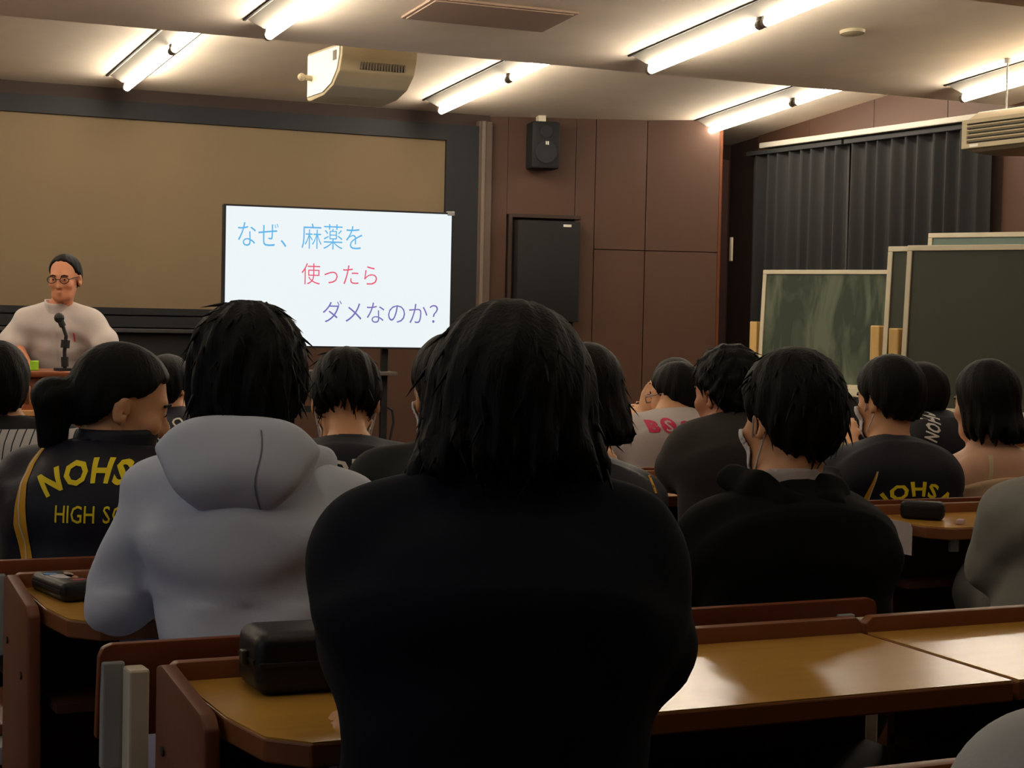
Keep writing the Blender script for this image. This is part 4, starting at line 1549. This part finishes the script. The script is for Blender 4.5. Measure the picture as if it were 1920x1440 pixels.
# behind the white tee
c = person('behind_white', 'person with short black hair just visible over the head in white tee', neck=(1266, 790, 7.4), head=(1262, 729, 7.4), cy=10, hy=20, sw=.14, lean=.08, h=.014, seed=9.4,
           cloth=NAVYP, sleeve='short', hair=dict(kind='short', t=.006, tz=.004))

# cream tee glimpsed between two heads
c = person('cream_tee', 'person in a cream tee, glimpsed between black hoodie and navy polo', neck=(1478, 798, 6.6), head=(1472, 745, 6.62), sw=.145, drop=.05, lean=.08, h=.013, seed=9.9, cloth=CREAM, sleeve='elbow',
           ER=(1557, 900, 6.62), infl=.02, hair=dict(kind='short', t=.006, tz=.004))

# navy polo with yellow arc lettering
c = person('navy_polo', 'person in a navy top with yellow arc lettering and face mask before the green boards', neck=(1668, 832, 5.45), head=(1664, 748, 5.5), cy=8, hy=28, hp=6, sw=.148, drop=.055, lean=.10,
           h=.010, seed=10.3, cloth=NAVYP, cname='polo_shirt', mask=True, neck_r=.052, chest=(.18, .12), arm=1.1, infl=.018, EL=(1562, 935, 5.55), ER=(1762, 935, 5.6),
           hair=dict(kind='short', t=.012, tz=.010, hem=([-.14, -.085, -.04, -.012, .02, .055, .1], [-.075, -.072, -.05, .000, -.01, .04, .075])))
Nl = c['Nl']
part_sdf(c, 'polo_collar', lambda P: smax(np.abs(cap(P, Nl + V3(0, .010, -.06), Nl + V3(0, .028, .05), .072, .068)) - .007, P[:, 2] - Nl[2] - .010, .005),
         Nl - V3(.12, .12, .1), Nl + V3(.12, .14, .08), .008, NAVYP)
l0 = c['L'](at(1712, 938, 5.3))
letters(c, 'NOHSAI', l0[0], l0[2] + .018, .25, .042, YEL, arc=.13, bold=.03)
pl = lp_(c, [(1629, 880), (1622, 897), (1614, 915), (1606, 935)], 5.33)
stripe(c, pl, .002, .015, 'side_panel', AMBER)
stripe(c, [(x + .002 + .0035 * i, z) for i, (x, z) in enumerate(pl)], .002, .003, 'piping', WPRINT, .0035)

# farther, white lettering on the shoulder
c = person('shoulder_letters', 'person in a navy tee with white letters across one shoulder, beside green board', neck=(1748, 776, 6.8), head=(1722, 742, 6.82), cy=26, hy=20, hp=4, sw=.15, drop=.05, lean=.12, side=.03, WR=(1722, 830, 7.0),
           h=.011, seed=11.0, cloth=NAVYP, cname='tee', sleeve='short', hair=dict(kind='short', t=.003, tz=.002))
l0 = c['L'](at(1776, 792, 6.6))
letters(c, 'NOHSAI', l0[0], l0[2], .17, .040, WPRINT, rotate=radians(62), bold=.03)

# beige camisole, long hair with clip
c = person('camisole', 'person in a beige camisole with long black hair and a hair clip', neck=(1862, 836, 5.78), head=(1844, 757, 5.78), cy=8, hy=26, hp=4, sw=.142, drop=.045, lean=.09, h=.009, seed=11.9,
           cloth=BEIGE, cname='camisole', sleeve='none', tankz=.085, infl=.016, skin=mat('skin_fair', (206, 160, 132), .55, .04, 14), arm=.95, fold=.005, chest=(.165, .11), waist=(.165, .115),
           EL=(1768, 905, 5.80), WL=(1800, 905, 6.08), WR=(1860, 930, 6.1), hair=dict(kind='long', t=.004, tz=.002, zb=-.105, wb=.084, db=.075, yb=-.07, xb=.012, jag=1.6, h=.007))
Nl = c['Nl']
for s in (-1, 1):
    pts, fs = [], []
    for i in range(8):
        t = i / 7
        x = Nl[0] + s * (.062 + .014 * t)
        z = Nl[2] - .02 - .085 * t
        pts += [(x - .006, z), (x + .006, z)]
    fs = [(2 * i, 2 * i + 1, 2 * i + 3, 2 * i + 2) for i in range(7)]
    project(c, pts, fs, 'strap', CREAM, .004, base=c['root'])
MB().path([c['hp3'](-.074, .028, .050), c['hp3'](-.082, -.005, .066)], .006, 6).build('hair_clip', WPRINT, c['root'])

# right edge, grey sweatshirt
c = person('grey_right', 'person in a grey sweatshirt cut off by the right edge', neck=(2026, 900, 4.35), head=(2024, 800, 4.38), sw=.150, drop=.055, lean=.05, h=.011, seed=12.5, cloth=GREYS, cname='sweatshirt',
           trousers=JEAN, EL=(1874, 1060, 4.42), WL=(1905, 1078, 4.62), arm=1.2, infl=.022, fold=.005, hair=dict(kind='short', t=.008), hip=(.20, .14))
# bottom right corner, light grey sweater
c = person('corner', 'light grey sweatshirt shoulder of a person in the bottom right corner', neck=(2380, 1330, 1.42), head=(2380, 1080, 1.45), sw=.155, drop=.05, lean=.05, h=.009, seed=13.1, cloth=LGREY, cname='sweatshirt',
           arm=1.15, infl=.02, fold=.004, WL=(2080, 1640, 1.72), WR=(2500, 1640, 1.75), hair=dict(kind='short', t=.008))

# the lecturer, standing behind the lectern facing the room
c = person('lecturer', 'person in a white shirt with rolled sleeves lecturing behind the wooden lectern', neck=(112, 574, 10.35), head=(121, 521, 10.25), cy=176, hy=-2, hp=8, sw=.175, drop=.06, lean=.10, hs=1.08, h=.010, seed=14.0,
           standing=True, cloth=WHT, cname='dress_shirt', sleeve='elbow', arm=1.2, infl=.022, fold=.006, skin=SKIN2, chest=(.19, .125), waist=(.185, .13), group='lecturer', neck_r=.058,
           ER=(22, 640, 10.35), EL=(196, 640, 10.30), WR=(62, 712, 10.1), WL=(214, 690, 10.05), bulge=.0,
           hair=dict(kind='bald', t=.001, tz=-.001, jag=.4, hem=([-.14, -.085, -.04, -.012, .02, .045, .07, .1], [-.075, -.07, -.04, .012, .03, .085, .115, .14])))
Nl = c['Nl']
part_sdf(c, 'shirt_collar', lambda P: smax(smax(np.abs(cap(P, Nl + V3(0, .015, -.03), Nl + V3(0, .03, .06), .074, .070)) - .007, P[:, 2] - Nl[2] - .04 + .5 * np.maximum(P[:, 1] - Nl[1] - .04, 0), .004),
                                           -(P[:, 1] - Nl[1] - .055 + 2.2 * np.abs(P[:, 0])) * -1 - 9, .003),
         Nl - V3(.12, .12, .1), Nl + V3(.12, .16, .12), .008, WHT)
# button placket and breast pocket with a pen, on the front
def front(ctx, pts, fs, name, m, off=.003):
    return project(ctx, pts, fs, name, m, off, direction=(0, -1, 0))
z0, z1 = Nl[2] - .42, Nl[2] - .06
front(c, [(-.016, z0), (.016, z0), (.016, z1), (-.016, z1)], [(0, 1, 2, 3)], 'button_placket', mat('white_cotton_seam', (190, 182, 178), .85))
px_ = -.085
front(c, [(px_ - .05, Nl[2] - .30), (px_ + .05, Nl[2] - .30), (px_ + .05, Nl[2] - .18), (px_ - .05, Nl[2] - .18)], [(0, 1, 2, 3)], 'breast_pocket', mat('white_cotton_seam', (190, 182, 178), .85), .004)
front(c, [(px_ - .035, Nl[2] - .20), (px_ - .027, Nl[2] - .20), (px_ - .027, Nl[2] - .15), (px_ - .035, Nl[2] - .15)], [(0, 1, 2, 3)], 'pen', PINK, .008)
mbg = MB()
for s in (-1, 1):
    mbg.path([c['hp3'](s * .034 + .024 * cos(a), .108 - .012 * abs(cos(a)), .0 + .017 * sin(a)) for a in [k * pi / 8 for k in range(17)]], .0024, 6)
    mbg.path([c['hp3'](s * .058, .096, .004), c['hp3'](s * .08, .0, .010)], .0024, 6)
mbg.path([c['hp3'](-.012, .108, .004), c['hp3'](.012, .108, .004)], .0024, 6)
mbg.build('glasses', mat('dark_wire', (40, 36, 36), .3), c['root'])

# ------------------------------------------------------------------ small things on the desks
def ztop(Yf, y, ht=HT):
    return ht + (y - Yf) * .024


def rounded_case(name, loc, rz, lx, ly, lz, m, label, cat, tilt=0.024, bev=.02):
    o = tag(empty(name, loc, rz), label, cat)
    autosmooth(MB().box(-lx / 2, lx / 2, -ly / 2, ly / 2, 0, lz, min(bev, lz * .42), 4).build('body', m, o), 1.2)
    k = .0012
    MB().box(-lx / 2 - k, lx / 2 + k, -ly / 2 + bev * .9, ly / 2 - bev * .9, lz * .52 - .0025, lz * .52 + .0025).build('seam', BLACKF if m != WHT else WHT, o)
    return o


q = at(555, 1225, 2.42)
yc = 2.345
o = rounded_case('pencil_case', (.905, yc, ztop(2.06, yc)), radians(-3), .30, .115, .085, mat('black_leatherette', (15, 15, 16), .45, .1, 20, .1, 200),
                 'large black zip pencil case on the nearest desk', 'pencil case')
MB().box(-.148, .148, -.060, -.056, .040, .046, .001).build('zip', BLACKF, o)
MB().box(-.158, -.150, -.008, .008, .035, .055, .002).build('zip_pull', CHROME, o)
p = np.array([.795, 3.18, 0])
o = rounded_case('pencil_case', (.70, 3.245, ztop(2.98, 3.245)), radians(8), .065, .165, .034, mat('black_leatherette', (15, 15, 16), .45), 'black pencil case with colourful print on the left desk', 'pencil case', bev=.012)
for k, (x, y, rx_, ry_, rgb) in enumerate(((-.012, .035, .012, .014, (70, 130, 190)), (-.004, .0, .020, .026, (190, 186, 190)), (.012, -.004, .008, .03, (170, 110, 70)), (.010, -.05, .016, .010, (150, 30, 50)), (.019, .03, .006, .02, (170, 160, 150)))):
    pts = [(x + rx_ * cos(a) * (1 + .15 * sin(3 * a + k)), y + ry_ * sin(a)) for a in [i * pi / 8 for i in range(16)]]
    MB().prism(pts, .034, .0346).build('print_patch', mat('print_%d' % k, rgb, .5, .2, 60), o)

o = rounded_case('glasses_case', (3.10, 3.845, ztop(3.68, 3.845)), radians(-45), .115, .055, .048, mat('black_leatherette', (15, 15, 16), .45), 'black hinged glasses case on the right-hand desk', 'case', bev=.014)
q = at(1753, 964, 4.8)
e = tag(MB().box(-.018, .018, -.009, .009, 0, .012, .003).build('eraser', mat('pale_pink', (206, 180, 176), .7)), 'small pale eraser beside the glasses case', 'eraser')
e.location = (3.14, 3.74, ztop(3.68, 3.74))
e.rotation_euler = (0, 0, .7)
pm = tag(MB().prism([(3.69 - 3.8, .0), (3.80 - 3.8, .0), (3.81 - 3.8, .008), (3.808 - 3.8, .075), (3.79 - 3.8, .085), (3.70 - 3.8, .083), (3.69 - 3.8, .07)], -.0005, .0005, axis='x').build('paper_sticker', WHT),
         'torn white paper sticker on the end panel of right-hand desk', 'sticker')
pm.location = (2.98 - .0125, 3.83, .655)
# white printed pouch and a phone, in the gap right of the big figure
o = rounded_case('pouch', (1.78, 3.16, ztop(2.98, 3.16)), radians(-20), .22, .07, .075, WHT, 'white fabric pouch with black print between two dark figures', 'pouch', bev=.018)
for k, (x, z, r) in enumerate(((-.06, .03, .014), (-.02, .045, .011), (.03, .028, .016), (.07, .045, .011))):
    pts = []
    MB().tube((x - r, -.0365, z), (x + r * .6, -.0365, z + r), .0025, 6).tube((x, -.0365, z + r), (x + r, -.0365, z - r), .0025, 6).build('print', BLACK, o)
# pencil at the left edge
pc = tag(empty('pencil', (.79, 3.96, ztop(3.81, 3.96) + .004), .9), 'purple pencil lying on the desk at left edge', 'pencil')
autosmooth(MB().tube((-.08, 0, 0), (.07, 0, 0), .004, 6).build('shaft', mat('purple_lacquer', (70, 50, 130), .4), pc))
MB().tube((.07, 0, 0), (.085, 0, 0), .004, 6, .0006).build('tip', TANWOOD, pc)
sh_ = tag(MB().box(-.07, .07, -.1, .1, 0, .004).build('worksheet', WHT), 'white worksheet on the second right-hand desk', 'paper')
sh_.location = (2.86, 4.80, ztop(4.58, 4.80) + .001)
# chair of the big figure and the desk of the camera row
bench(.60, 1.30, 1.66, 'bench under the large figure in the navy sweater', top=.74)
desk(1.0, 1, 1.12, 1.545, 'desk edge peeking in at the bottom beside the light grey shoulder', uw=2.2, ht=.738)
